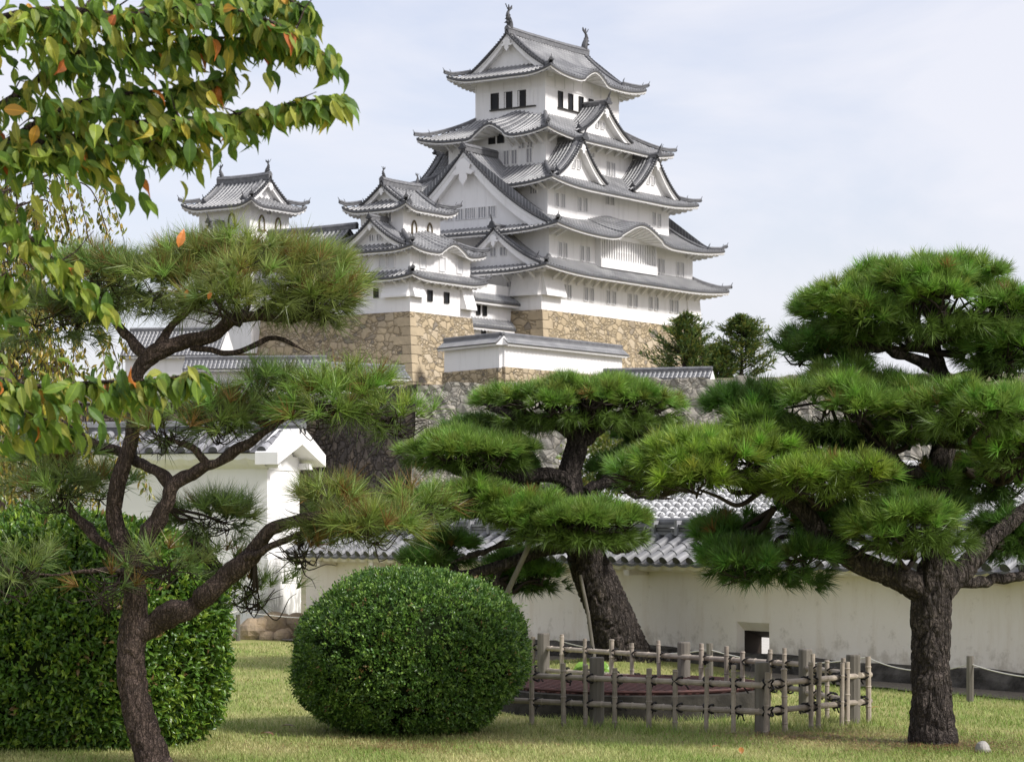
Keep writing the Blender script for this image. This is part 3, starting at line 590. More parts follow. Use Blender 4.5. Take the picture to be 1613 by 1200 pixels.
# ------------------------------------------------------------------ smaller towers and corridors
CW = np.array([-10.353, 250.0])
def frame(cx, cy, base=CW): return base + U * cx + V * cy
def west_keep():
    c = frame(5.4, 5.2); z0 = 23.5; Z = lambda z: z - z0; S, W = side('S'), side('W')
    k = thing('small_keep', (*c, z0), 'three-roofed white small keep with a curved gable, just left of the tall keep', 'castle tower', rz=TH)
    storey(k, 5.3, 5.2, 0, Z(27.1)); storey(k, 5.25, 5.15, Z(27.2), Z(30.2)); storey(k, 3.2, 2.75, Z(30.4), Z(34.9))
    skirt(k, 6.6, 6.5, Z(27.0), .4, 5.25, 5.15, Z(27.75), Z(27.15), Awl=5.3, Bwl=5.2, raf=.5)
    skirt(k, 6.5, 6.4, Z(29.85), .45, 3.2, 2.75, Z(31.9), Z(30.1), Awl=5.25, Bwl=5.15, bumps={'S': (.9, 3.3, 1.15)}, raf=.5)
    irimoya(k, 4.6, 4.15, Z(34.3), .6, Z(37.0), 3.1, .6, 3.2, 2.75, Z(34.7), c=.6, fish=.5, orn=.7, board=.5, raf=.5, lat=False)
    chidori(k, *W, .75, 4.6, 6.0, 2.5, Z(30.1), Z(33.0), orn=.6, board=.55, oniS=.7)
    for x in (-3.1, .2, 3.3): window(k, *S, x, 5.25 - .1, Z(28.75), 1.0, 1.35, 'shut')
    for v in (.2, 2.6, 3.7): window(k, *W, v - .9, 5.25, Z(28.75), .85, 1.3, 'shut')
    for x in (-2.0, .9): window(k, *S, x, 5.2, Z(25.35), .75, 1.05, 'dark')
    window(k, *W, .9, 5.3, Z(25.6), .5, .9, 'dark')
    window(k, *S, -1.4, 2.75, Z(32.45), .8, 1.5, 'kato'); window(k, *S, 1.3, 2.75, Z(32.45), .8, 1.5, 'kato')
    window(k, *S, -.7, 2.75, Z(34.0), .6, .45); window(k, *W, .9, 3.2, Z(33.5), .75, .9)
    wedge(k, *S, -5.3, -3.3, 5.2, Z(26.9), Z(25.2), .6); wedge(k, *S, 3.4, 5.3, 5.2, Z(26.9), Z(24.5), .8); wedge(k, *W, 1.9, 5.2, 5.3, Z(26.9), Z(25.2), .6)
    for x in (-4.6, -3, -1.5, 0, 1.5, 3, 4.6): bracket(k, *S, x, 5.2, Z(27.05), 1.1, .8)
    for v in (-4, -2.5, -1, .5, 2, 3.5, 4.8): bracket(k, *W, v, 5.3, Z(27.05), 1.1, .8); bracket(k, *W, v, 5.25, Z(30.0), 1.0, .7)
    for x in (-2.6, -1.3, 0, 1.3, 2.6): bracket(k, *S, x, 2.75, Z(34.55), 1.0, .6)
west_keep()
def inui_keep():
    c = CW + U * 3.3 + V * (21.16 + 3.55); z0 = 20.0; Z = lambda z: z - z0; S, W = side('N'), side('W')     # turned a quarter: its gable looks along the right-hand face
    k = thing('small_keep', (*c, z0), 'detached white small keep with bell-shaped windows, farthest left behind the pine', 'castle tower', rz=TH + math.pi / 2)
    storey(k, 3.55, 3.25, Z(30), Z(36.4)); storey(k, 5.2, 4.9, 0, Z(30.8))
    irimoya(k, 4.95, 4.6, Z(35.75), .65, Z(38.9), 3.5, .6, 3.55, 3.25, Z(36.2), c=.62, fish=.62, orn=.75, board=.55, raf=.5, lat=False)
    skirt(k, 6.2, 5.9, Z(30.3), .4, 3.55, 3.25, Z(31.9), Z(30.6), Awl=5.2, Bwl=4.9, raf=.5)
    chidori(k, *S, -.1, 4.0, 5.3, 2.8, Z(30.6), Z(33.8), orn=.6, board=.55, oniS=.8)
    window(k, *S, 1.1, 3.25, Z(34.3), .9, 1.5, 'kato')
    for y in (-1.35, 1.35): window(k, *W, y, 3.55, Z(34.1), .85, 1.5, 'kato')
    window(k, *W, -.2, 3.55, Z(35.3), .7, .4)
inui_keep()
def corridor():
    L_ = 5.6; c = CW + U * 3.2 + V * (10.4 + L_); z0 = 23.5; Z = lambda z: z - z0; W = side('W')
    k = thing('connecting_corridor', (*c, z0), 'long low white corridor building with a ridged tile roof between the two small keeps', 'corridor building', rz=TH)
    storey(k, 3.1, L_, 0, Z(27.1)); storey(k, 3.05, L_, Z(27.2), Z(30.1))
    for zz, D, top, run in ((27.0, 4.4, Z(27.75), 1.35),):
        mb = MB(); ms = MB(); zf = lambda x, d: Z(27.0) + (top - Z(27.0)) * np.clip(d / run, 0, 1) + 0 * x
        roof_side(mb, *W, L_, D, lambda x: np.full_like(x, run), zf); eaves(mb, ms, *W, L_, D, zf, L_, 3.1, Z(27.15), .5); o = mb.build('roof', TILE, k); ms.build('eave', PL, o)
    mb = MB(); ms = MB(); zf = lambda x, d: Z(29.85) + (Z(32.9) - Z(29.85)) * (.75 * d / 4.25 + .25 * (d / 4.25) ** 2) + 0 * x
    for sd_ in 'WE': e, n = side(sd_); roof_side(mb, e, n, L_ + .3, 4.25, lambda x: np.full_like(x, 4.25), zf); eaves(mb, ms, e, n, L_ + .3, 4.25, zf, L_, 3.05, Z(30.1), .5)
    o = mb.build('roof', TILE, k); ms.build('eave', PL, o); r = MB(); ridge_line(r, [(0, -L_ - 1.2, Z(32.9)), (0, 0, Z(32.8)), (0, L_ + .3, Z(32.9))], .5, .6); r.build('ridge', RIDGE, o)
    for v in np.linspace(-4.8, 4.8, 7): window(k, *W, v, 3.05, Z(28.75), .85, 1.3, 'shut')
    for v in np.linspace(-5, 5, 8): bracket(k, *W, v, 3.1, Z(27.05), 1.1, .8); bracket(k, *W, v, 3.05, Z(30.0), 1.0, .7)
corridor()
def link():
    c = CW + U * 15.6 + V * 5.0; z0 = 19.0; Z = lambda z: z - z0; S = side('S')
    k = thing('connecting_corridor', (*c, z0), 'narrow white link building with two small pent roofs squeezed between small keep and tall keep', 'corridor building', rz=TH)
    storey(k, 5.2, 3.6, 0, Z(27.6))
    for zz, D, run in ((25.75, 4.7, 1.3), (23.05, 4.4, .9)):
        mb = MB(); ms = MB(); zf = lambda x, d: Z(zz) + .9 * np.clip(d / run, 0, 1) + 0 * x
        roof_side(mb, *S, 5.3, D, lambda x: np.full_like(x, run), zf); eaves(mb, ms, *S, 5.3, D, zf, 5.2, 3.6, Z(zz), .45, hb=.2); o = mb.build('roof', TILE, k); ms.build('eave', PL, o)
    for x, z in ((-3.6, 24.7), (-1.7, 24.7), (-.5, 24.7), (-3.8, 22.1), (-2.9, 22.1), (-.7, 22.1)): window(k, *S, x, 3.6, Z(z), .6, 1.0, 'dark')
link()
stone_base('tower_stone_base', -.15, 10.7, -.15, 30, 23.52, 12.5, 2.6, 'tan stone base carrying the small keep left of the tall keep', CW)

def roofed_wall(name, p, q, zg, h, label, half=.75, rise=.65, th=.55, foot=0., cat='wall', grp=None, tile=TILE, gable=True):
    p, q = np.array(p, float), np.array(q, float); d = q - p; Ln = np.linalg.norm(d); d /= Ln; c = (p + q) / 2
    k = thing(name, (*c, zg), label, cat, grp, rz=math.atan2(d[1], d[0])); S = side('S')
    MB().box((0, 0, foot + (h - foot) / 2), (Ln, th, h - foot)).build('wall', PL, k)
    if foot: MB().box((0, 0, foot / 2 - .5), (Ln + .2, th + .35, foot + 1.0)).build('stone_footing', STONE, k)
    mb = MB(); ms = MB(); L2 = Ln / 2 + .35
    zf = lambda x, dd: h + rise * np.clip(dd / half, 0, 1) + 0 * x
    for sd_ in 'SN': e, n = side(sd_); roof_side(mb, e, n, L2, half, lambda x: np.full_like(x, half), zf, pitch=.38, bh=.07, J=3); eaves(mb, ms, e, n, L2, half, zf, Ln / 2, th / 2, h, .5, th=.1, hb=.15, infill=.2)
    for sx in (-1, 1): ms.prism([(sx * L2, -half, h - .2), (sx * L2, half, h - .2), (sx * L2, 0, h + rise - .05)], (sx * .05, 0, 0))
    o = mb.build('roof', tile, k); ms.build('eave', PL, o); r = MB(); ridge_line(r, [(-L2, 0, h + rise), (0, 0, h + rise), (L2, 0, h + rise)], .3, .34); r.build('ridge', RIDGE, o)
    return k
W1 = np.array([-.95, 240.0])
roofed_wall('roofed_wall', W1, W1 + U * 21.5, 16.2, 3.4, 'long white roofed wall in front of the keep base, its sunlit stretch right of the bend', foot=1.1, half=.95, rise=.75)
roofed_wall('roofed_wall', W1 + V * .0 - U * .1, W1 + np.array([-5.6, 7.6]), 16.2, 3.4, 'short shaded white roofed wall left of the bend, abutting the small keep stone base', foot=1.0, half=.95, rise=.75)
roofed_wall('roofed_wall', (7.9, 204.6), (16.0, 202.0), 13.3, .75, 'low tile-capped wall along the grey rampart top, half hidden by the middle pine', half=.9, rise=.6)
roofed_wall('roofed_wall', (-17.5, 222.5), (-10.2, 228), 13.2, 2.3, 'small white roofed wall below the tower base, stepping down right of its neighbour', half=1.1, rise=.9)
roofed_wall('roofed_wall', (-29.5, 226), (-17.2, 225.0), 13.6, 2.6, 'long white roofed wall seen between the left pine limbs, below the corridor', half=1.2, rise=.9)
roofed_wall('storehouse', (-37, 242), (-28, 240.5), 14.0, 4.3, 'white building with a broad tiled roof glimpsed left behind the leaning pine', half=3.2, rise=2.6, th=5.0, cat='building')

# grey ramparts
def rampart(name, a, b, zt, zb, batter, mat, label, cornermat=None, depth=4.0, rough=.25, coping=True):
    a, b = np.array(a, float), np.array(b, float); d = (b - a); Ln = np.linalg.norm(d); d /= Ln; n = np.array([d[1], -d[0]])
    t = thing(name, (*((a + b) / 2), zb), label, 'rampart', rz=math.atan2(d[1], d[0])); rg = np.random.default_rng(3)
    x = np.linspace(-Ln / 2, Ln / 2, int(Ln / .45)); s = np.linspace(0, 1, 26); H_ = zt - zb
    jag = .2 * rg.uniform(-1, 1, int(Ln / 1.3))[np.clip(((x - x[0]) / 1.3).astype(int), 0, int(Ln / 1.3) - 1)]
    XX, SS = np.meshgrid(x, s, indexing='ij'); NZ = rg.normal(0, .07, XX.shape)
    P = np.stack([XX, -batter * SS ** 1.4 + NZ, (H_ + jag[:, None] * (SS < .02)) * (1 - SS)], -1)
    mb = MB(); mb.grid(P); T = np.stack([P[:, 0], P[:, 0] + np.array([0, depth, -.1])], 1); mb.grid(T)
    for k in (0, -1):
        Q = np.stack([P[k], P[k] * np.array([1, 0, 1]) + np.array([0, depth, 0])], 1); mb.grid(Q)
    mb.build('stone_face', mat, t)
    if coping:
        mc = MB(); xx = -Ln / 2
        while xx < Ln / 2 - .4:
            w = rg.uniform(.7, 1.9); h = rg.uniform(.55, .85); v = rg.uniform(.55, .9)
            mc.box((xx + w / 2, .12 + rg.uniform(-.06, .06), H_ + h / 2 - .42), (w - .06, .7, h), (math.cos(rg.normal(0, .02)), 0, rg.normal(0, .02)), col=np.array([.95, 1.12, 1.55]) * v); xx += w
        mc.build('coping_stones', STONEC, t)
    return t
RB = RC + RD1 * 46
rampart('stone_rampart', RC, RB, 13.8, -.5, 3.4, STONEG, 'long pale grey dry-stone rampart rising behind the middle pine', coping=False)
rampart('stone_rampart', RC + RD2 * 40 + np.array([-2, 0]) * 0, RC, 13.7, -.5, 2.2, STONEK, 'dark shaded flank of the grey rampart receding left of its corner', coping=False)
rampart('stone_rampart', (-75, 224.5), (-15.5, 222.2), 13.4, -.5, 1.5, STONEK, 'shade-darkened brown stone rampart behind the left pine, under the roofed walls')

# ------------------------------------------------------------------ garden walls
def garden_wall():
    A = np.array([.80, 43.4]); w = np.array([.564, -.826]); s0, s1 = -8.9, 19.0
    t = thing('garden_wall', (*A, 0), 'long low white plastered wall with grey round-tile roof and square loopholes behind the pines', 'wall', rz=math.atan2(w[1], w[0]))
    # local: x along the wall, y into the wall, z up
    holes = [(5.31, .80, .80, .24), (1.72, .80, .80, .24), (-2.15, .80, .80, .24), (14.0, .80, .80, .24)]
    z0, z1, th = -.3, 1.62, .62
    mb = MB(); xs = [s0]; 
    for c, wd, *_ in sorted(holes): xs += [c - wd / 2, c + wd / 2]
    xs.append(s1)
    def panel(a, b, za, zb, y):
        gx = np.linspace(a, b, max(2, int((b - a) / .3) + 1)); gz = np.linspace(za, zb, max(2, int((zb - za) / .3) + 1)); X, Z = np.meshgrid(gx, gz, indexing='ij')
        mb.grid(np.stack([X, np.full_like(X, y) + .008 * np.sin(X * 2.1 + 1) * np.cos(Z * 3.), Z], -1) if y == 0 else np.stack([X, np.full_like(X, y), Z], -1))
    hs = sorted(holes)
    for i in range(0, len(xs) - 1):
        if i % 2 == 0: panel(xs[i], xs[i + 1], z0, z1, 0)
        else: panel(xs[i], xs[i + 1], z0, hs[i // 2][3], 0); panel(xs[i], xs[i + 1], hs[i // 2][2], z1, 0)
    inner = []
    for c, wd, zt, zb in hs:
        bt = .66; ym = .13; xl, xr = c - wd / 2 + .04, c + wd / 2 - .05
        o = [(c - wd / 2, 0, zb), (c + wd / 2, 0, zb), (c + wd / 2, 0, zt), (c - wd / 2, 0, zt)]; m = [(xl, ym, zb), (xr, ym, zb), (xr, ym, bt), (xl, ym, bt)]
        for k in range(4): mb.quad(o[k], o[(k + 1) % 4], m[(k + 1) % 4], m[k])
        inner.append((xl, xr, ym, zb, bt))
    mb.build('wall', PLW, t)
    mi = MB()                                                       # timber-lined inner part of each loophole, open at the far side
    for xl, xr, ym, zb, zt in inner:
        o = [(xl, ym, zb), (xr, ym, zb), (xr, ym, zt), (xl, ym, zt)]; m = [(xl - .16, th, zb + .02), (xr, th, zb + .02), (xr, th, zt - .13), (xl - .16, th, zt - .13)]
        for k in range(4): mi.quad(o[k], o[(k + 1) % 4], m[(k + 1) % 4], m[k])
    mi.build('loophole_lining', M('dark_timber', (.03, .022, .016), .8, .2), t)
    mback = MB(); 
    xb = [s0]
    for xl, xr, *_ in inner: xb += [xl - .16, xr]
    xb.append(s1)
    for i in range(len(xb) - 1):
        if i % 2 == 0: mback.quad((xb[i], th, z0), (xb[i + 1], th, z0), (xb[i + 1], th, z1), (xb[i], th, z1))
        else: h = inner[i // 2]; mback.quad((xb[i], th, z0), (xb[i + 1], th, z0), (xb[i + 1], th, h[3] + .02), (xb[i], th, h[3] + .02)); mback.quad((xb[i], th, h[4] - .13), (xb[i + 1], th, h[4] - .13), (xb[i + 1], th, z1), (xb[i], th, z1))
    mback.build('wall_back', PLW, t)
    # dark mossy footing
    x = np.linspace(s0, s1, 140); rg = np.random.default_rng(4); pf = [(-.0, .30), (-.10, .27), (-.17, .16), (-.19, -.1), (-.19, -.3)]
    top = .04 * np.interp(x, np.linspace(s0, s1, 40), rg.uniform(-1, 1, 40))
    MB().grid(np.stack([np.stack([x, y - .002 + .025 * rg.uniform(-1, 1, len(x)) * (i > 0), z + top * (z > .1)], -1) for i, (y, z) in enumerate(pf)], 0)).build('footing', FOOT, t)
    # roof: curved pans, segmented round cover tiles, end discs
    ez, rz_, ey, ry = 1.70, 2.16, -.52, .31; pitch = .345; n = int((s1 - s0) / pitch)
    def roof_slope(sg, ms):
        f = lambda q, dz=0.: (ry + sg * (ey - ry) * (1 - q), rz_ + (ez - rz_) * (1 - q) + dz)
        a = np.linspace(math.pi, 0, 9); px = np.linspace(0, pitch, 7)
        for i in range(n):
            xc = s0 + (i + .5) * pitch; seg = 4; cc = rg.uniform(.75, 1.15)
            dy, dz = (ry - f(0)[0]), (rz_ - ez); ln = math.hypot(dy, dz); nx = np.array([0, -dz / ln * np.sign(dy), abs(dy) / ln])
            for k in range(seg):
                c2 = cc * rg.uniform(.8, 1.2) * np.ones(3); q0, q1 = k / seg, (k + 1) / seg + .03; rows_ = []
                for q, r in ((q0, .098), (q1, .082)):
                    y, z = f(q, .03); rows_.append(np.stack([xc + r * np.cos(a), y + nx[1] * r * np.sin(a), z + nx[2] * r * np.sin(a)], -1))
                ms.grid(np.stack(rows_, 0), col=c2)
                if k == 0: y, z = f(0, .03); v = np.vstack([rows_[0], [xc, y, z - .03]]); ms.add(v, t=[(j, j + 1, 9) for j in range(8)] + [(8, 0, 9)], col=np.ones(3) * .20)
                elif k: ms.add(np.vstack([rows_[0], [xc, f(q0)[0], f(q0)[1]]]), t=[(j, j + 1, 9) for j in range(8)], col=c2 * 1.5)
            # pan: sagging strip to the next row, stepped
            for k in range(seg + 1):
                q0, q1 = k / (seg + 1), (k + 1) / (seg + 1); ro = []
                for q, up in ((q0, .035), (q1, .0)):
                    y, z = f(q); ro.append(np.stack([xc + px, np.full(7, y), z + up - .045 * np.sin(np.pi * px / pitch) * nx[2]], -1))
                ms.grid(np.stack(ro, 0), col=np.ones(3) * cc * rg.uniform(.55, .85))
            y, z = f(0); ms.grid(np.stack([np.stack([xc + px, np.full(7, y), z + .035 - .045 * np.sin(np.pi * px / pitch)], -1), np.stack([xc + px, np.full(7, y), z - .02 - .03 * np.sin(np.pi * px / pitch)], -1)], 0), col=np.ones(3) * .45)
    ms = MB(); roof_slope(1, ms); roof_slope(-1, ms); ro = ms.build('roof', TILEN, t, smooth=False)
    # white plaster eave with a wavy lower edge
    x = np.linspace(s0, s1, int((s1 - s0) / .05)); wv = .045 * np.abs(np.sin(np.pi * (x - s0) / pitch)) ** .7
    m = MB(); m.grid(np.stack([np.stack([x, 0 * x + ey + .06, 0 * x + ez - .01], -1), np.stack([x, 0 * x + ey + .10, ez - .06 - wv], -1), np.stack([x, 0 * x - .20, ez - .09 - wv], -1), np.stack([x, 0 * x - .16, 0 * x + ez - .14], -1), np.stack([x, 0 * x - .0, 0 * x + ez - .14], -1)], 0))
    m.grid(np.stack([np.stack([x, 0 * x + 1.08, 0 * x + ez], -1), np.stack([x, 0 * x + .62, 0 * x + ez - .12], -1)], 0)); m.build('eave', PLW, t)
    for xx in np.arange(s0 + 1.2, s1, 2.05): MB().box((xx, -.22, ez - .155), (.14, .40, .09)).build('eave_beam', PLW, t)
    # stacked flat ridge with cross ties
    r = MB()
    for k, (wd, hh) in enumerate(((.34, .05), (.28, .05), (.32, .05))): r.box(((s0 + s1) / 2, ry, rz_ + .03 + k * .062), (s1 - s0, wd, hh), col=np.ones(3) * (.55 if k % 2 else .8))
    r.tube([(s0, ry, rz_ + .22), (s1, ry, rz_ + .22)], .075, 10, col=np.ones(3))
    for xx in np.arange(s0 + .3, s1, .62): r.box((xx, ry, rz_ + .12), (.07, .37, .25), col=np.ones(3) * 1.25)
    r.build('ridge', TILEN, ro)
garden_wall()

def pillar_wall():
    c = Pt(421, 1000, 51); a = math.atan2(.30, -.95); d = np.array([-.955, .297]); nrm = np.array([-.297, -.955])          # runs back to the left; face looks at the camera
    t = thing('thick_wall', (c[0], c[1], 0), 'thick tall white wall end with sunlit gable and stained pillar, behind the leaning pine', 'wall', rz=math.atan2(-d[1], -d[0]))
    # local x points right (towards the end), y into the wall
    Ln, th, h = 14.0, 1.75, 3.75
    MB().box((-Ln / 2, th / 2, h / 2 - .2), (Ln, th, h + .4)).build('wall', PL, t)
    MB().box((-.12, th / 2, .78), (.30, th + .03, 1.66)).build('stained_base', PLS, t)
    mb = MB(); hw = 1.28; rise = .46; x = np.arange(-Ln, .25, .36)
    a_ = np.linspace(math.pi, 0, 9); rg = np.random.default_rng(8)
    for sg in (-1, 1):
        P = np.array([[(xx, th / 2 + sg * hw, h + .05), (xx, th / 2, h + .05 + rise)] for xx in (-Ln, .32)]); mb.grid(P, col=np.ones(3) * .5)
        for xx in x:
            for k in range(4):
                q0, q1 = k / 4, (k + 1) / 4 + .03; ro = []
                for q, r in ((q0, .105), (q1, .088)): ro.append(np.stack([xx + r * np.cos(a_), np.full(9, th / 2 + sg * hw * (1 - q)), h + .07 + rise * q + r * np.sin(a_)], -1))
                mb.grid(np.stack(ro, 0), col=np.ones(3) * rg.uniform(.8, 1.2))
                if k == 0: mb.add(np.vstack([ro[0], [xx, th / 2 + sg * hw, h + .05]]), t=[(j, j + 1, 9) for j in range(8)] + [(8, 0, 9)], col=np.ones(3) * .22)
    o = mb.build('roof', TILEN, t)
    m = MB()
    for sg in (-1, 1):                                              # verge boards of the gable end
        m.prism([(.42, th / 2 + sg * (hw + .05), h - .20), (.42, th / 2 + sg * (hw + .05), h + .05), (.42, th / 2, h + rise + .18), (.42, th / 2, h + rise - .22)], (-.5, 0, 0))
        xx = np.linspace(-Ln, .0, 200); wv = .05 * np.abs(np.sin(np.pi * xx / .36)) ** .7
        m.grid(np.stack([np.stack([xx, 0 * xx + th / 2 + sg * (hw - .05), 0 * xx + h + .03], -1), np.stack([xx, 0 * xx + th / 2 + sg * (hw - .08), h - .05 - wv], -1), np.stack([xx, 0 * xx + th / 2 + sg * (th / 2 + .2), h - .16 - wv], -1), np.stack([xx, 0 * xx + th / 2 + sg * th / 2, 0 * xx + h - .28], -1)], 0))
        m.box((.02, th / 2 + sg * (hw - .42), h - .20), (.5, .16, .13))
    m.prism([(.0, 0, h - .3), (.0, th, h - .3), (.0, th / 2, h + rise - .1)], (.02, 0, 0))
    m.build('eave', PL, o); r = MB(); ridge_line(r, [(-Ln, th / 2, h + rise + .05), (-3, th / 2, h + rise + .05), (.45, th / 2, h + rise + .05)], .3, .26); r.build('ridge', RIDGE, o)
    # rough stones round the foot of the pillar, each its own rock
    for i, (px, py, r) in enumerate(((396, 996, .42), (417, 990, .34), (438, 985, .42), (455, 996, .30), (468, 984, .36), (480, 994, .34), (447, 1001, .22), (425, 1003, .2), (494, 998, .3))):
        p = Pt(px, py, 49.9); rock('field_stone', (p[0], p[1] - (.0 if i < 6 else .3), p[2]), (r, r * .8, r * .72), i, ('wedge-shaped brown stone in the shade left of the pillar foot', 'dark stone under the left corner of the pillar', 'large tan stone under the middle of the pillar', 'round stone low in front of the pillar', 'tall tan stone under the right edge of the pillar', 'stone right of the pillar against the round bush', 'smallest stone lying in front of the pillar foot', 'little flat stone on the grass by the pillar', 'brown stone farthest right at the low wall foot')[i], 'stones round the pillar foot')
def rock(name, loc, rad, seed, label, group=None, mat=None):
    rg = np.random.default_rng(seed + 50); u = np.linspace(0, math.pi, 10); v = np.linspace(0, 2 * math.pi, 16, endpoint=False)
    D = np.stack([np.sin(u)[:, None] * np.cos(v), np.sin(u)[:, None] * np.sin(v), np.cos(u)[:, None] + 0 * v], -1); r = np.ones(D.shape[:2])
    for _ in range(9):
        n = rg.normal(size=3); n /= np.linalg.norm(n); r = np.minimum(r, rg.uniform(.72, .95) / np.maximum(D @ n, .3))
    P = D * r[..., None] * np.array(rad); o = MB().grid(P, wrap=True, col=np.ones(3) * rg.uniform(.7, 1.15)).build(name, mat or ROCK); o.location = tuple(float(k) for k in loc)
    o.rotation_euler = (0, 0, rg.uniform(0, 3)); return tag(o, label, 'stone', group)
pillar_wall()

def far_roof():                      # broad white-jointed tile roof of a building beyond the garden wall
    ez, rise, run, half, ang = 1.75, 2.6, 5.5, 12.0, R(37); a = Pt(1050, 852, 84); ca, sa = math.cos(ang), math.sin(ang)
    c = a[:2] - np.array([ca * -half - sa * -run, sa * -half + ca * -run]); ez = a[2]
    t = thing('storehouse', (*c, 0), 'low building beyond the garden wall showing only a bright white-jointed tile roof', 'building', rz=ang)
    MB().box((0, 0, ez / 2), (2 * half - 1, 2 * run - 2, ez)).build('wall', PL, t)
    mb = MB(); xs = np.arange(-half + .3, half, .46); aa = np.linspace(math.pi, 0, 7); rg = np.random.default_rng(2); f = lambda q: ez + rise * q
    for sg in (-1, 1): mb.quad((-half, sg * run, ez), (half, sg * run, ez), (half, 0, ez + rise), (-half, 0, ez + rise), col=np.ones(3) * .7)
    for x in xs:
        for k in range(15):
            q0, q1 = k / 15, (k + 1) / 15; qm = q0 + (q1 - q0) * .7
            for u0, u1, r0, r1, cc in ((q0, qm, .13, .115, rg.uniform(.45, .65)), (qm, q1, .145, .145, 1.35)):
                mb.grid(np.stack([np.stack([x + r * np.cos(aa), np.full(7, -run * (1 - q)), f(q) + .02 + r * np.sin(aa)], -1) for q, r in ((u0, r0), (u1, r1))], 0), col=np.ones(3) * cc)
            mb.quad((x + .13, -run * (1 - q0), f(q0) + .03), (x + .33, -run * (1 - q0), f(q0) + .03), (x + .33, -run * (1 - q0 - .03), f(q0 + .03) + .05), (x + .13, -run * (1 - q0 - .03), f(q0 + .03) + .05), col=np.ones(3) * 1.3)
    o = mb.build('roof', TILEW, t)
    r = MB()
    for x in (-half, half): ridge_line(r, [(x, -run - .1, ez + .05), (x, -run / 2, ez + rise / 2 + .05), (x, 0, ez + rise + .05)], .55, .35)
    ridge_line(r, [(-half, 0, ez + rise), (0, 0, ez + rise), (half, 0, ez + rise)], .5, .5); r.build('ridge', TILEW, o)
far_roof()

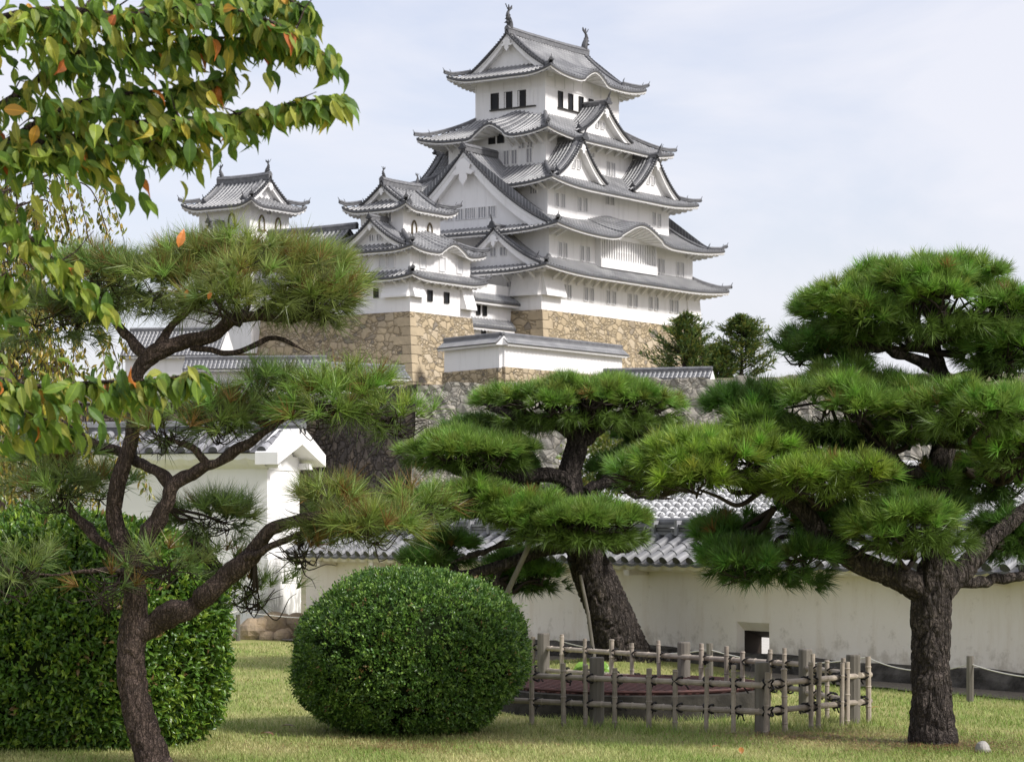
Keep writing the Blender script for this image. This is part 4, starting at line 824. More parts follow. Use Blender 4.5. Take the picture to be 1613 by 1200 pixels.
# ------------------------------------------------------------------ bamboo fence round the grated well
def copy_ob(o, parent, loc, rot=None, scale=None):
    c = o.copy(); C.objects.link(c); c.parent = parent; c.location = tuple(float(k) for k in loc)
    if rot is not None: c.rotation_euler = rot
    if scale is not None: c.scale = scale
    return c
def gxy(px, py): Y = EYE * F / (py - HZ); return np.array([(px - CX) * Y / F, Y])
def fence():
    a0, a1, a2 = gxy(800, 1139), gxy(1205, 1160), gxy(1352, 1144); b0 = np.array([(835 - CX) * 34.9 / F, 34.9]); b1 = np.array([(1269 - CX) * 30.5 / F, 30.5])
    org = np.array([*((a1 + b0) / 2), 0]); t = thing('bamboo_fence', org, 'low grey bamboo rail fence tied with black cord around the grated well', 'fence'); rg = np.random.default_rng(11)
    def pole(mb, p, q, r, nodes=.27):
        p, q = np.array(p, float), np.array(q, float); L_ = np.linalg.norm(q - p); n = max(2, int(L_ / nodes)); ph = rg.uniform(0, .6)
        s = []; rr = []
        for k in range(n + 1):
            c = np.clip((k + ph) / (n + .6), 0, 1)
            for o_, f in ((-.012, 1.), (-.004, 1.16), (.004, 1.16), (.012, .97)): s.append(np.clip(c + o_ / L_, 0, 1)); rr.append(r * f)
        s = np.concatenate([[0], s, [1]]); rr = np.concatenate([[r], rr, [r]]); i = np.argsort(s, kind='stable'); s, rr = s[i], rr[i]; kp = np.concatenate([[True], np.diff(s) > 1e-4]); s, rr = s[kp], rr[kp]
        mb.tube(p + (q - p) * s[:, None], rr, 10, col=np.ones(3) * rg.uniform(.8, 1.2))
    def knot(p, d):
        mb = MB(); d = np.append(d, 0); u = np.cross(d, (0, 0, 1)); 
        for s in (-1, 1):
            a = np.linspace(0, 2 * math.pi, 13); pt = np.stack([p + (d * s * np.cos(k) * .055 + np.array([0, 0, 1]) * np.cos(k) * .05 + u * np.sin(k) * .07) for k in a]); mb.tube(pt, .011, 5)
        for k in range(rg.integers(1, 3)):
            e = p - u * .075; dv = d * rg.uniform(-.10, .12) + np.array([0, 0, rg.uniform(-.13, -.02)]); mb.tube([e, e + dv * .5 - u * .02, e + dv], .009, 5)
        mb.build('lashing', CORD, t, origin=org)
    def upright(p, d, h, lift=0.):
        mb = MB(); tl = rg.normal(0, .008, 2); z = lawn_z(p[0], p[1]); pole(mb, (*p, z - .05), (p[0] + tl[0], p[1] + tl[1], z + h), rg.uniform(.026, .033)); mb.build('bamboo_upright', BAMB, t, smooth=False, origin=org)
    def post(p, ang, h=.78):
        mb = MB(); z = lawn_z(p[0], p[1]); w = .085; o = []
        a = np.linspace(0, 2 * math.pi, 13)[:-1] + ang
        mb.tube([(p[0], p[1], z - .1), (p[0], p[1], z + h - .015), (p[0], p[1], z + h)], [w, w, w * .93], 12, bark=.012, seed=int(p[0] * 100) % 97); mb.build('post', POST, t, origin=org)
    runs = [(a0, a1, [841.7, 892, 926.5, 972, 1026, 1067, 1116, 1159, 1210], .72), (a1, a2, [1230, 1271, 1282, 1319, 1328, 1362], .75), (b0, b1, [845, 890, 926, 968, 1001, 1044, 1109.5, 1150, 1175, 1216, 1241], .76), (b1, a2, [1287, 1310, 1335], .72)]
    for ri, (p, q, pxs, h) in enumerate(runs):
        d = (q - p) / np.linalg.norm(q - p); n = np.array([d[1], -d[0]])
        for z in (.26, .56) if ri != 2 else (.29, .60):
            mb = MB(); e = d * (.25 if ri in (1,) else .05); zz = lawn_z(*((p + q) / 2)); pole(mb, (*(p - d * .05), zz + z), (*(q + e), zz + z + rg.normal(0, .012)), .034, .42); mb.build('rail', BAMB, t, origin=org)
        for i, px in enumerate(pxs):
            k = (px - CX) / F; s = -(p[0] - k * p[1]) / (d[0] - k * d[1]); c = p + d * s + n * .058
            upright(c, d, h + rg.uniform(-.03, .05))
            for z in ((.26, .56) if ri != 2 else (.29, .60)): knot(np.array([*(p + d * s + n * .0), z + lawn_z(*c)]), d)
    dd = (a1 - a0) / np.linalg.norm(a1 - a0)
    def on(p, q, px): d = (q - p); k = (px - CX) / F; s = -(p[0] - k * p[1]) / (d[0] - k * d[1]); return p + d * s
    for p, dv in ((on(a0, a1, 938), (.02, .11)), (a1 + np.array([-.02, .10]), (0, 0)), (on(a1, a2, 1343), (.02, .10)), (on(b0, b1, 856), (0, -.02)), (on(b0, b1, 1078), (0, .09)), (b1, (.0, .02))): post(p + np.array(dv), 0, .80)
fence()
def well():
    c = np.array([1.55, 31.2]); t = thing('grated_well', (*c, 0), 'low dark stone well curb covered by a rusty red-brown iron grate inside the bamboo fence', 'well'); r0 = 1.66; hgt = .30
    a = np.linspace(0, 2 * math.pi, 41)[:-1]; mb = MB(); pr = [(r0 + .05, -.1), (r0 + .02, hgt * .6), (r0, hgt), (r0 - .05, hgt + .015), (r0 - .22, hgt), (r0 - .25, -.1)]
    mb.grid(np.stack([np.stack([r * np.cos(a), r * np.sin(a), 0 * a + z], -1) for r, z in pr], 0), wrap=True); mb.build('curb', CURB, t)
    m = MB(); z = hgt + .05; m.tube([(1.58 * np.cos(k), 1.58 * np.sin(k), z) for k in np.linspace(0, 2 * math.pi, 49)], .022, 6)
    for k in np.arange(-1.5, 1.51, .105):
        h = math.sqrt(max(0, 1.57 ** 2 - k * k)); d1 = np.array([.92, .39]); d2 = np.array([-.39, .92])
        for da, db, zz in ((d1, d2, z), (d2, d1, z - .03)):
            p = da * k - db * h; q = da * k + db * h; m.box((*(p + q) / 2, zz) if False else (*((p + q) / 2), zz), (2 * h, .028, .035), (*db, 0), (*np.array([-db[1], db[0]]), 0))
    m.build('grate', RUST, t); MB().grid(np.stack([np.stack([r * np.cos(a), r * np.sin(a), 0 * a + .02], -1) for r in (0.01, 1.45)], 0), wrap=True).build('well_floor', CURB, t)
well()
# rope posts along the wall
def rope_posts():
    pts = [Pt(240, 1006, 47.5), Pt(375, 998, 49.0), Pt(612, 1003, 48.5), Pt(872, 1052, 39.4), Pt(1118, 1082, 36.2), Pt(1365, 1095, 34.2), Pt(1528, 1108, 32.6), Pt(1760, 1120, 31.0)]
    lab = {1: 'thin grey rope post left of the pillar foot by the tall hedge', 2: 'thin grey rope post hidden behind the round bush', 0: 'thin grey rope post behind the tall hedge', 3: 'thin grey rope post behind the round bush and fence', 4: 'thin grey rope post beyond the bamboo fence under the loophole', 5: 'thin grey rope post just right of the bamboo fence corner', 6: 'thin grey rope post on the grass right of the big pine trunk', 7: 'thin grey rope post outside the right edge'}
    for i in (1, 4, 6):
        p = pts[i]; z = lawn_z(p[0], p[1]); r = .045 if i == 1 else .05; h = .52 if i == 1 else .60
        o = MB().tube([(0, 0, -.05), (0, 0, h * .5), (0, 0, h)], [r, r * .97, r * .95], 10, bark=.02, seed=i).build('rope_post', POST); o.location = (p[0], p[1], z); tag(o, lab[i], 'post', 'rope posts along the wall')
    mb = MB()
    for i in range(3, 7):
        a, b = pts[i].copy(), pts[i + 1].copy(); a[2] = b[2] = .52; s = np.linspace(0, 1, 20); P = a + (b - a) * s[:, None]; P[:, 2] -= .14 * 4 * s * (1 - s); mb.tube(P, .009, 5)
    tag(mb.build('barrier_rope', ROPE), 'slack pale rope strung along the right-hand stretch of the garden wall', 'rope')
    mb = MB(); a, b = pts[1].copy(), pts[2].copy(); a[2] = b[2] = .45
    for a, b in ((pts[0] + np.array([0, 0, .45]), pts[1] + np.array([0, 0, .45])), (pts[1] + np.array([0, 0, .45]), pts[2] + np.array([0, 0, .42]))):
        s = np.linspace(0, 1, 14); P = a + (b - a) * s[:, None]; P[:, 2] -= .10 * 4 * s * (1 - s); mb.tube(P, .010, 5)
    tag(mb.build('barrier_rope', ROPE), 'pale rope in front of the stones at the pillar foot', 'rope')
rope_posts()
rock('garden_stone', (*gxy(1548, 1186), .03), (.11, .09, .10), 77, 'single small whitish stone in the grass right of the big pine trunk', mat=M('pale_stone', (.36, .34, .31), .9, .2, noise=(9, .2, 5), col2=(.3, .29, .27), tint=True))
x = np.linspace(-9, 19, 60); w_ = np.array([.564, -.826]); n_2 = np.array([-.826, -.564]); rg = np.random.default_rng(1); Aw_ = np.array([.8, 43.4])
e1 = Aw_ + w_ * x[:, None] + n_2 * .1; e2 = Aw_ + w_ * x[:, None] + n_2 * (1.15 + rg.uniform(-.12, .12, 60))[:, None]
tag(MB().grid(np.stack([np.column_stack([e, np.full(60, .045)]) for e in (e1, e2)], 0)).build('gravel_path', PATHM), kind='structure')

# ------------------------------------------------------------------ plants
def unit(a): return a / (np.linalg.norm(a, axis=-1, keepdims=True) + 1e-9)
def frames(ax, rg):
    r = rg.normal(size=ax.shape); s = unit(np.cross(ax, r)); return s, np.cross(ax, s)
def needles(mb, base, ax, col, n, L_, w, rg, spread=1.25, droop=.05, sh=.05):
    N = len(base); ax = unit(ax); B = np.repeat(base, n, 0); A = np.repeat(ax, n, 0); S, T = frames(A, rg)
    th = rg.uniform(.12, spread, N * n) ; ph = rg.uniform(0, 2 * math.pi, N * n)
    d = A * np.cos(th)[:, None] + (S * np.cos(ph)[:, None] + T * np.sin(ph)[:, None]) * np.sin(th)[:, None]
    ln = L_ * rg.uniform(.65, 1.1, N * n); p0 = B - A * (rg.uniform(0, 1, N * n) * sh)[:, None]; p1 = p0 + d * ln[:, None]; p1[:, 2] -= droop * ln
    sd = unit(np.cross(d, rg.normal(size=d.shape))) * w / 2
    v = np.stack([p0 - sd, p0 + sd, p1], 1).reshape(-1, 3); c = np.repeat(col, n, 0) * rg.uniform(.75, 1.3, (N * n, 1)); c = np.repeat(c, 3, 0)
    mb.add(v, t=np.arange(len(v)).reshape(-1, 3), col=c)
def twigs(mb, root, tips, r0, rg, wig=.12):
    for q in tips:
        a, b = np.array(root), np.array(q); m1 = a + (b - a) * .35 + rg.normal(0, wig, 3) * np.linalg.norm(b - a) * .6; m2 = a + (b - a) * .7 + rg.normal(0, wig, 3) * np.linalg.norm(b - a) * .6
        m1[2] -= abs(rg.normal(0, .05)); p = path([(*a, r0), (*m1, r0 * .75), (*m2, r0 * .55), (*b, r0 * .3)], .05); mb.tube(p[:, :3], p[:, 3], 5, caps=False)
def pine(name, label, base, Y, limbs, pads, bark, nd, seed, Lr=1., under=True, name_pad='needle_pad'):
    """limbs: lists of (px,py,width px,dY); pads: px,py,half width px,half height px,dY,half depth m,tufts,(attach px,py,dY),tint"""
    rg = np.random.default_rng(seed); b = Pt(base[0], base[1], Y); org = np.array([b[0], b[1], 0.])
    t = thing(name, org, label, 'pine tree'); mb = MB()
    for i, l in enumerate(limbs):
        ct = []
        for px, py, w, dy in l: y = Y + dy; q = Pt(px, py, y); ct.append((*q, w * nd.get('thick', 1.) / 2 * y / F))
        p = path(ct, .02 if ct[0][3] > .12 else .045)
        if i: p[:, 3] *= 1 - .75 * smooth((np.linspace(0, 1, len(p)) - .8) / .2)
        sd_ = (72 if ct[0][3] > .15 else 44) if ct[0][3] > .12 else 12
        if sd_ == 12: kn = rg.uniform(-1, 1, (int(len(p) / 3) + 3, 4)); kk = np.stack([np.interp(np.linspace(0, len(kn) - 1, len(p)), np.arange(len(kn)), kn[:, q]) for q in range(4)], 1); p[:, 3] *= 1 + .22 * kk[:, 3]; p[:, :3] += kk[:, :3] * (p[:, 3:4] * .45)
        jit = np.cumsum(rg.normal(0, .003, (len(p), 3)), 0); jit -= np.linspace(0, 1, len(p))[:, None] * jit[-1]; p[:, :3] += jit if ct[0][3] < .12 else 0
        mb.tube(p[:, :3], p[:, 3], sd_, bark=.045 if ct[0][3] > .12 else .10, seed=seed * 31 + i)
    mb.build('trunk', bark, t, smooth=True, origin=org)
    for px, py, hw, hh, dy, dep, n, at, col in pads:
        y = Y + dy; c = Pt(px, py, y); k = y / F; rx, rz_ = max(.2, hw * k - .5 * nd['L']), max(.14, hh * k - .28 * nd['L']); dep = dep - .25 * nd['L']; n = int(n * nd.get('dens', 1.)); mbn = MB(); mt = MB()
        L_ = nd['L']; m = max(4, int(rx * dep / (.34 ** 2) * 1.6)); lc = []; n = int(n * 1.3)
        for j in range(m):                                          # lumps that make up the pad
            for _ in range(30):
                q = rg.uniform(-1, 1, 2) * (1. if rx > .4 else .45)
                if q @ q < 1 and all(np.hypot((q[0] - o[0]) * rx, (q[1] - o[1]) * dep) > .20 for o in lc): break
            lc.append(q)
        lc = np.array(lc); lr = rg.uniform(.26, .46, len(lc)); r2 = (lc ** 2).sum(1)
        lz = rz_ * (np.sqrt(np.clip(1 - r2, 0, 1)) * .95 - .35) + rg.normal(0, .06, len(lc)) - .02
        j = rg.integers(0, len(lc), n); d = unit(rg.normal(size=(n, 3)) * np.array([1, 1, .8])); d[:, 2] = np.where(d[:, 2] < -.25, -d[:, 2] * .6, d[:, 2])
        rad = lr[j] * rg.uniform(.55, 1., n); P = np.stack([lc[j, 0] * rx * .9, lc[j, 1] * dep * .9, lz[j]], -1) + d * rad[:, None] * np.array([1, 1, .55])
        P += c; out = np.stack([lc[j, 0], lc[j, 1], 0 * r2[j]], -1) * .55
        ax = unit(d * .75 + out + np.array([0, 0, .75]) + rg.normal(0, .18, (n, 3)))
        tc_ = np.array(col) * rg.uniform(.6, 1.35, (n, 1)) * (1 + rg.normal(0, .09, (n, 3)))
        br_ = rg.uniform(0, 1, n) < nd.get('brown', .012); tc_[br_] = np.array([1.5, .55, .9]) * rg.uniform(.6, 1., (br_.sum(), 1))
        needles(mbn, P - org, ax, tc_, nd['n'], L_, nd['w'], rg, nd.get('spread', 1.2), nd.get('droop', .06))
        # lower fringe hanging at the rim, tinted darker to paint the shaded underside
        n2 = int(n * .32); a = rg.uniform(0, 2 * math.pi, n2); q = rg.uniform(.25, 1.0, n2); Pl = c + np.stack([q * np.cos(a) * rx, q * np.sin(a) * dep, -rz_ * .45 + rg.normal(0, .06, n2)], -1)
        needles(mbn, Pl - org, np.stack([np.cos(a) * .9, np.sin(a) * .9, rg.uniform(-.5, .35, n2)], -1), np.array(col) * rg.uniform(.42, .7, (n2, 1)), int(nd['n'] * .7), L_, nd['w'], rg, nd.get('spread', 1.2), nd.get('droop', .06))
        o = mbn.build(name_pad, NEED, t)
        # knotted twigs under the pad
        r = Pt(at[0], at[1], Y + at[2]); cl_ = c + np.stack([lc[:, 0] * rx * .85, lc[:, 1] * dep * .85, lz - .10], -1)
        twigs(mt, r, cl_, nd.get('tw', .03), rg)
        for q in cl_: twigs(mt, q + np.array([0, 0, -.05]), q + unit(rg.normal(size=(7, 3)) * np.array([1, 1, .3])) * rg.uniform(.18, .42, (7, 1)) + np.array([0, 0, .05]), nd.get('tw', .03) * .42, rg, .11)
        mt.build('twigs', TWIG, t, smooth=True, origin=org)
    return t, org, rg
G0 = (1.0, 1.0, .95); GD = (.55, .68, .66); GM = (.8, .88, .85); GY = (1.12, 1.05, .8); LO = (1.22, .95, 1.25); LM = (.92, .82, 1.2)  # GD is a darkened green that paints shade on lower and rear pads
pine('pine_tree', 'large cloud-pruned dark green pine with a straight thick trunk at the right', (1470, 1175), 26.3,
     [[(1470, 1190, 92, 0), (1470, 1165, 84, 0), (1467, 1100, 72, 0), (1466, 1020, 66, 0), (1468, 950, 72, 0), (1474, 910, 70, 0), (1476, 860, 50, .05), (1478, 800, 48, .1), (1478, 740, 44, .2), (1494, 680, 36, .3), (1492, 620, 30, .4), (1478, 575, 26, .4), (1470, 540, 22, .4)],
      [(1462, 935, 54, 0), (1420, 912, 44, -.1), (1350, 884, 38, -.2), (1300, 850, 34, -.3), (1262, 800, 30, -.4), (1210, 770, 24, -.5), (1130, 758, 16, -.6)],
      [(1482, 930, 50, 0), (1520, 895, 40, .1), (1560, 850, 32, .2), (1600, 815, 28, .3), (1660, 770, 22, .4)],
      [(1490, 922, 26, .1), (1540, 916, 22, .3), (1640, 902, 18, .8)],
      [(1486, 590, 22, .4), (1440, 565, 22, .3), (1390, 548, 18, .2), (1330, 540, 12, .1)], [(1472, 545, 18, .4), (1476, 520, 16, .4), (1510, 500, 13, .4), (1560, 492, 10, .4)],
      [(1492, 600, 20, .4), (1530, 590, 18, .3), (1580, 585, 14, .2)], [(1478, 760, 28, .1), (1430, 740, 20, -.2), (1360, 700, 18, -.3)],
      [(1440, 875, 20, 0), (1400, 868, 18, -.2), (1372, 860, 15, -.4), (1345, 878, 12, -.6)]],
     [(1455, 482, 206, 92, .3, 1.1, 760, (1440, 550, .3), G0), (1345, 498, 80, 52, .1, .6, 170, (1340, 545, .1), G0), (1592, 558, 105, 38, .1, .55, 170, (1545, 590, .3), GM),
      (1335, 648, 190, 72, .15, 1.0, 460, (1400, 715, -.2), G0), (1525, 645, 132, 50, -.75, .6, 260, (1490, 700, 0), G0), (1130, 728, 145, 60, -.5, .85, 340, (1200, 772, -.5), GY),
      (1302, 752, 108, 40, -1.0, .5, 180, (1300, 800, -.4), GY), (1600, 712, 75, 36, -.5, .45, 110, (1570, 760, .2), G0), (1452, 838, 106, 44, -.85, .45, 190, (1440, 880, 0), G0),
      (1210, 885, 115, 52, -.35, .5, 200, (1300, 855, -.3), GD), (1150, 850, 60, 34, .3, .4, 80, (1220, 800, -.4), GD), (1420, 785, 110, 40, .45, .7, 160, (1440, 800, .1), GD), (1290, 822, 80, 36, .5, .5, 110, (1330, 860, -.2), GD), (1595, 850, 70, 40, .6, .5, 110, (1570, 860, .2), GD), (1180, 660, 60, 50, .5, .5, 90, (1280, 700, -.1), GD), (1400, 725, 130, 60, .7, .6, 200, (1430, 740, .1), GD), (1255, 715, 100, 50, .6, .5, 140, (1300, 750, -.1), GD), (1540, 760, 80, 50, .8, .5, 130, (1520, 740, .2), GD), (1310, 545, 75, 34, .5, .6, 110, (1380, 545, .2), GD), (1010, 745, 30, 34, -.3, .4, 40, (1080, 765, -.5), GM)],
     BARKM, dict(L=.205, n=54, w=.0112, spread=1.1, tw=.035, thick=.90), 3)
pine('pine_tree', 'tiered bright green pine with a leaning scaly trunk rising from inside the bamboo fence', (985, 1050), 39.6,
     [[(1000, 1062, 130, 0), (985, 1035, 104, 0), (966, 985, 92, 0), (945, 930, 84, 0), (925, 880, 74, 0), (912, 840, 64, 0), (902, 790, 52, 0), (898, 745, 46, 0), (908, 705, 42, 0), (910, 680, 40, 0), (918, 660, 30, .1), (930, 640, 20, .1)],
      [(908, 690, 30, 0), (880, 668, 26, -.2), (840, 662, 22, -.3), (790, 648, 17, -.4), (760, 635, 10, -.4)], [(915, 690, 28, 0), (950, 672, 24, .1), (1000, 660, 18, .2), (1060, 640, 10, .3)],
      [(905, 765, 36, 0), (870, 748, 30, -.2), (800, 752, 24, -.4), (740, 748, 18, -.6), (680, 728, 11, -.8)], [(850, 750, 12, -.2), (815, 735, 11, -.2), (790, 715, 8, -.2)],
      [(925, 770, 22, 0), (965, 756, 20, .3), (1000, 775, 18, .4), (1060, 785, 12, .5)], [(910, 855, 40, 0), (860, 865, 26, -.5), (790, 890, 22, -.8), (720, 905, 18, -1.), (640, 885, 12, -1.2)],
      [(905, 850, 22, 0), (850, 838, 16, -.6), (790, 858, 13, -.9), (700, 890, 9, -1.)], [(905, 840, 26, 0), (870, 828, 22, -.8), (830, 818, 16, -1.1), (745, 808, 11, -1.2), (690, 812, 8, -1.2)], [(785, 890, 14, -.8), (783, 925, 12, -.8), (800, 940, 8, -.8)], [(960, 860, 20, 0), (985, 868, 14, -.4), (1005, 850, 10, -.6)]],
     [(915, 640, 182, 58, 0, 1.35, 560, (915, 672, 0), G0), (735, 712, 112, 40, -.7, .9, 300, (760, 745, -.5), G0), (760, 682, 72, 28, .9, .7, 120, (840, 700, 0), GD),
      (912, 828, 122, 48, -1.3, .85, 380, (880, 835, -.6), G0), (828, 806, 72, 32, -1.25, .6, 150, (830, 818, -1.1), G0), (745, 792, 92, 34, -1.2, .7, 220, (760, 808, -1.1), G0), (690, 868, 68, 34, -.6, .7, 150, (720, 900, -1.), GD), (828, 908, 84, 34, .0, .7, 170, (785, 915, -.8), GD),
      (1000, 742, 74, 40, .8, .7, 150, (980, 762, .3), GD), (800, 742, 50, 30, .8, .6, 80, (850, 750, 0), GD), (1020, 690, 60, 26, .9, .6, 80, (1000, 662, .2), GD)],
     BARKM, dict(L=.26, n=50, w=.0145, spread=1.1, tw=.045, thick=.80), 5)
tl, lorg, lrg = pine('pine_tree', 'leaning crooked pine with long loose yellowish needles at the left', (245, 1215), 23.6,
     [[(262, 1240, 88, 0), (240, 1190, 76, 0), (215, 1110, 66, 0), (206, 1040, 62, 0), (210, 990, 62, 0), (212, 930, 50, 0), (200, 870, 42, .05), (180, 815, 36, .05), (186, 760, 36, 0), (205, 700, 32, 0), (212, 640, 28, 0), (216, 590, 30, 0), (240, 558, 42, 0), (285, 540, 34, 0), (335, 528, 30, -.1), (365, 505, 28, -.1), (400, 498, 22, -.2), (470, 500, 18, -.2), (530, 480, 10, -.2)],
      [(222, 992, 54, 0), (285, 962, 50, -.1), (340, 930, 44, -.2), (392, 880, 40, -.3), (430, 838, 34, -.4), (470, 818, 26, -.5), (540, 800, 16, -.5), (620, 790, 8, -.5)], [(385, 880, 16, -.35), (430, 858, 15, -.5), (480, 835, 11, -.6)],
      [(212, 895, 42, 0), (235, 850, 38, -.1), (262, 795, 36, -.2), (276, 765, 34, -.2), (325, 735, 26, -.3), (380, 705, 22, -.35), (425, 675, 18, -.4), (470, 650, 12, -.4)], [(330, 735, 20, -.3), (300, 705, 17, -.3), (270, 690, 13, -.3)], [(272, 768, 28, -.2), (240, 738, 26, -.15), (190, 710, 25, .3), (140, 690, 22, .3), (95, 660, 14, .3)],
      [(200, 905, 28, .05), (180, 870, 25, .1), (150, 840, 23, .15), (120, 815, 20, .2), (95, 770, 13, .3)], [(200, 902, 18, -.05), (160, 898, 10, -.1), (90, 905, 6, -.1), (20, 900, 4, -.1)],
      [(232, 560, 30, 0), (205, 535, 20, .1), (178, 500, 17, .2), (150, 490, 11, .2), (110, 470, 7, .3)], [(250, 545, 24, 0), (275, 510, 20, .1), (300, 480, 17, .1), (330, 455, 11, .1)], [(300, 545, 18, -.05), (370, 555, 13, -.2), (430, 530, 10, -.2), (490, 558, 7, -.3)],
      [(430, 672, 14, -.4), (380, 650, 20, -.35), (320, 660, 18, -.3), (270, 640, 10, -.2)], [(430, 665, 18, -.4), (500, 640, 15, -.4), (560, 650, 11, -.5), (620, 660, 6, -.5)]],
     [(262, 680, 46, 26, -.25, .3, 34, (272, 692, -.3), (1.0, .85, 1.2)), (98, 772, 60, 30, .2, .35, 50, (97, 772, .3), (1.0, .85, 1.2)), (352, 664, 74, 28, -.3, .4, 70, (380, 650, -.35), (1.0, .88, 1.2)), (385, 447, 205, 88, -.1, 1.0, 620, (380, 505, -.15), LO), (185, 448, 125, 70, .35, .7, 230, (180, 500, .2), LM), (70, 505, 120, 70, .5, .6, 120, (120, 475, .3), LM), (500, 475, 80, 46, -.35, .6, 130, (450, 500, -.2), LO),
      (545, 630, 112, 52, -.4, .5, 165, (520, 648, -.45), (1.05, .98, 1.0)), (400, 626, 92, 42, -.2, .5, 105, (400, 655, -.35), LM), (620, 655, 30, 40, -.5, .22, 26, (575, 652, -.5), (1.05, .98, 1.0)), (545, 815, 128, 52, -.5, .6, 230, (500, 815, -.5), LO), (660, 800, 40, 36, -.5, .35, 40, (600, 795, -.5), (1.05, .98, 1.0)),
      (335, 815, 85, 46, .3, .5, 85, (265, 800, -.1), LM), (80, 740, 120, 50, .35, .5, 120, (100, 680, .3), LM), (345, 890, 60, 26, .2, .4, 30, (300, 850, 0), LM), (255, 885, 30, 30, -.4, .3, 16, (215, 900, -.1), LM), (30, 895, 60, 34, -.3, .3, 26, (60, 905, -.1), LM), (478, 870, 26, 20, -.6, .2, 12, (470, 838, -.55), LM), (160, 930, 40, 24, -.3, .25, 12, (190, 905, 0), LM), (400, 935, 50, 24, .1, .3, 22, (400, 880, -.3), LM)],
     BARKL, dict(L=.28, n=32, w=.0080, spread=1.2, droop=.07, tw=.018, thick=.71, dens=.62, brown=.09), 9)

# leaves --------------------------------------------------------------
LT = np.array([(0, 0, 0), (0, .25, .05), (0, .5, .06), (0, .78, .0), (0, 1.08, -.14), (-.2, .22, .10), (-.27, .5, .12), (-.16, .8, .06), (.2, .22, .10), (.27, .5, .12), (.16, .8, .06)])
LQ = [(5, 6, 2, 1), (1, 2, 9, 8), (6, 7, 3, 2), (2, 3, 10, 9)]; LTR = [(0, 5, 1), (0, 1, 8), (7, 4, 3), (3, 4, 10)]
_tt = [.10, .28, .5, .72, .90]; _ww = [.12, .235, .27, .20, .075]; _cc = [.02, .05, .06, .015, -.06]
LTF = np.array([(0, 0, 0)] + [(0, a, c) for a, c in zip(_tt, _cc)] + [(0, 1.1, -.17)] + [(-w, a - .02, c + .06) for a, w, c in zip(_tt, _ww, _cc)] + [(w, a - .02, c + .06) for a, w, c in zip(_tt, _ww, _cc)])
LQF = [q for i in range(4) for q in ((7 + i, 8 + i, 2 + i, 1 + i), (1 + i, 2 + i, 13 + i, 12 + i))]; LTRF = [(0, 7, 1), (0, 1, 12), (11, 6, 5), (5, 6, 16)]
LTS = np.array([(0, 0, 0), (-.27, .45, .08), (.27, .45, .08), (0, 1.05, -.08), (0, .5, .0)]); LTRS = [(0, 1, 4), (0, 4, 2), (1, 3, 4), (4, 3, 2)]
def N0(P): return len(P) % 9973
def leaves(mb, P, ax, nrm, size, col, wid=1., kind=1):
    T_, Q_, R_ = ((LTS, None, LTRS), (LT, LQ, LTR), (LTF, LQF, LTRF))[kind]; K = len(T_); zs_ = np.random.default_rng(N0(P)).uniform(.4, 2.6, len(P))[:, None, None] if kind == 2 else 1.; ws_ = np.random.default_rng(N0(P) + 1).uniform(.72, 1.12, len(P))[:, None, None] if kind == 2 else 1.
    N = len(P); ax = unit(ax); x = unit(np.cross(ax, nrm)); z = np.cross(x, ax); s = np.broadcast_to(size, (N,))[:, None, None]
    v = P[:, None] + s * (x[:, None] * T_[None, :, :1] * wid * ws_ + ax[:, None] * T_[None, :, 1:2] + z[:, None] * T_[None, :, 2:] * zs_)
    o = (np.arange(N) * K)[:, None, None]; uv = np.tile(T_[:, :2], (N, 1)); mb.add(v.reshape(-1, 3), None if Q_ is None else (np.array(Q_)[None] + o).reshape(-1, 4), (np.array(R_)[None] + o).reshape(-1, 3), col=np.repeat(col, K, 0), uv=uv)
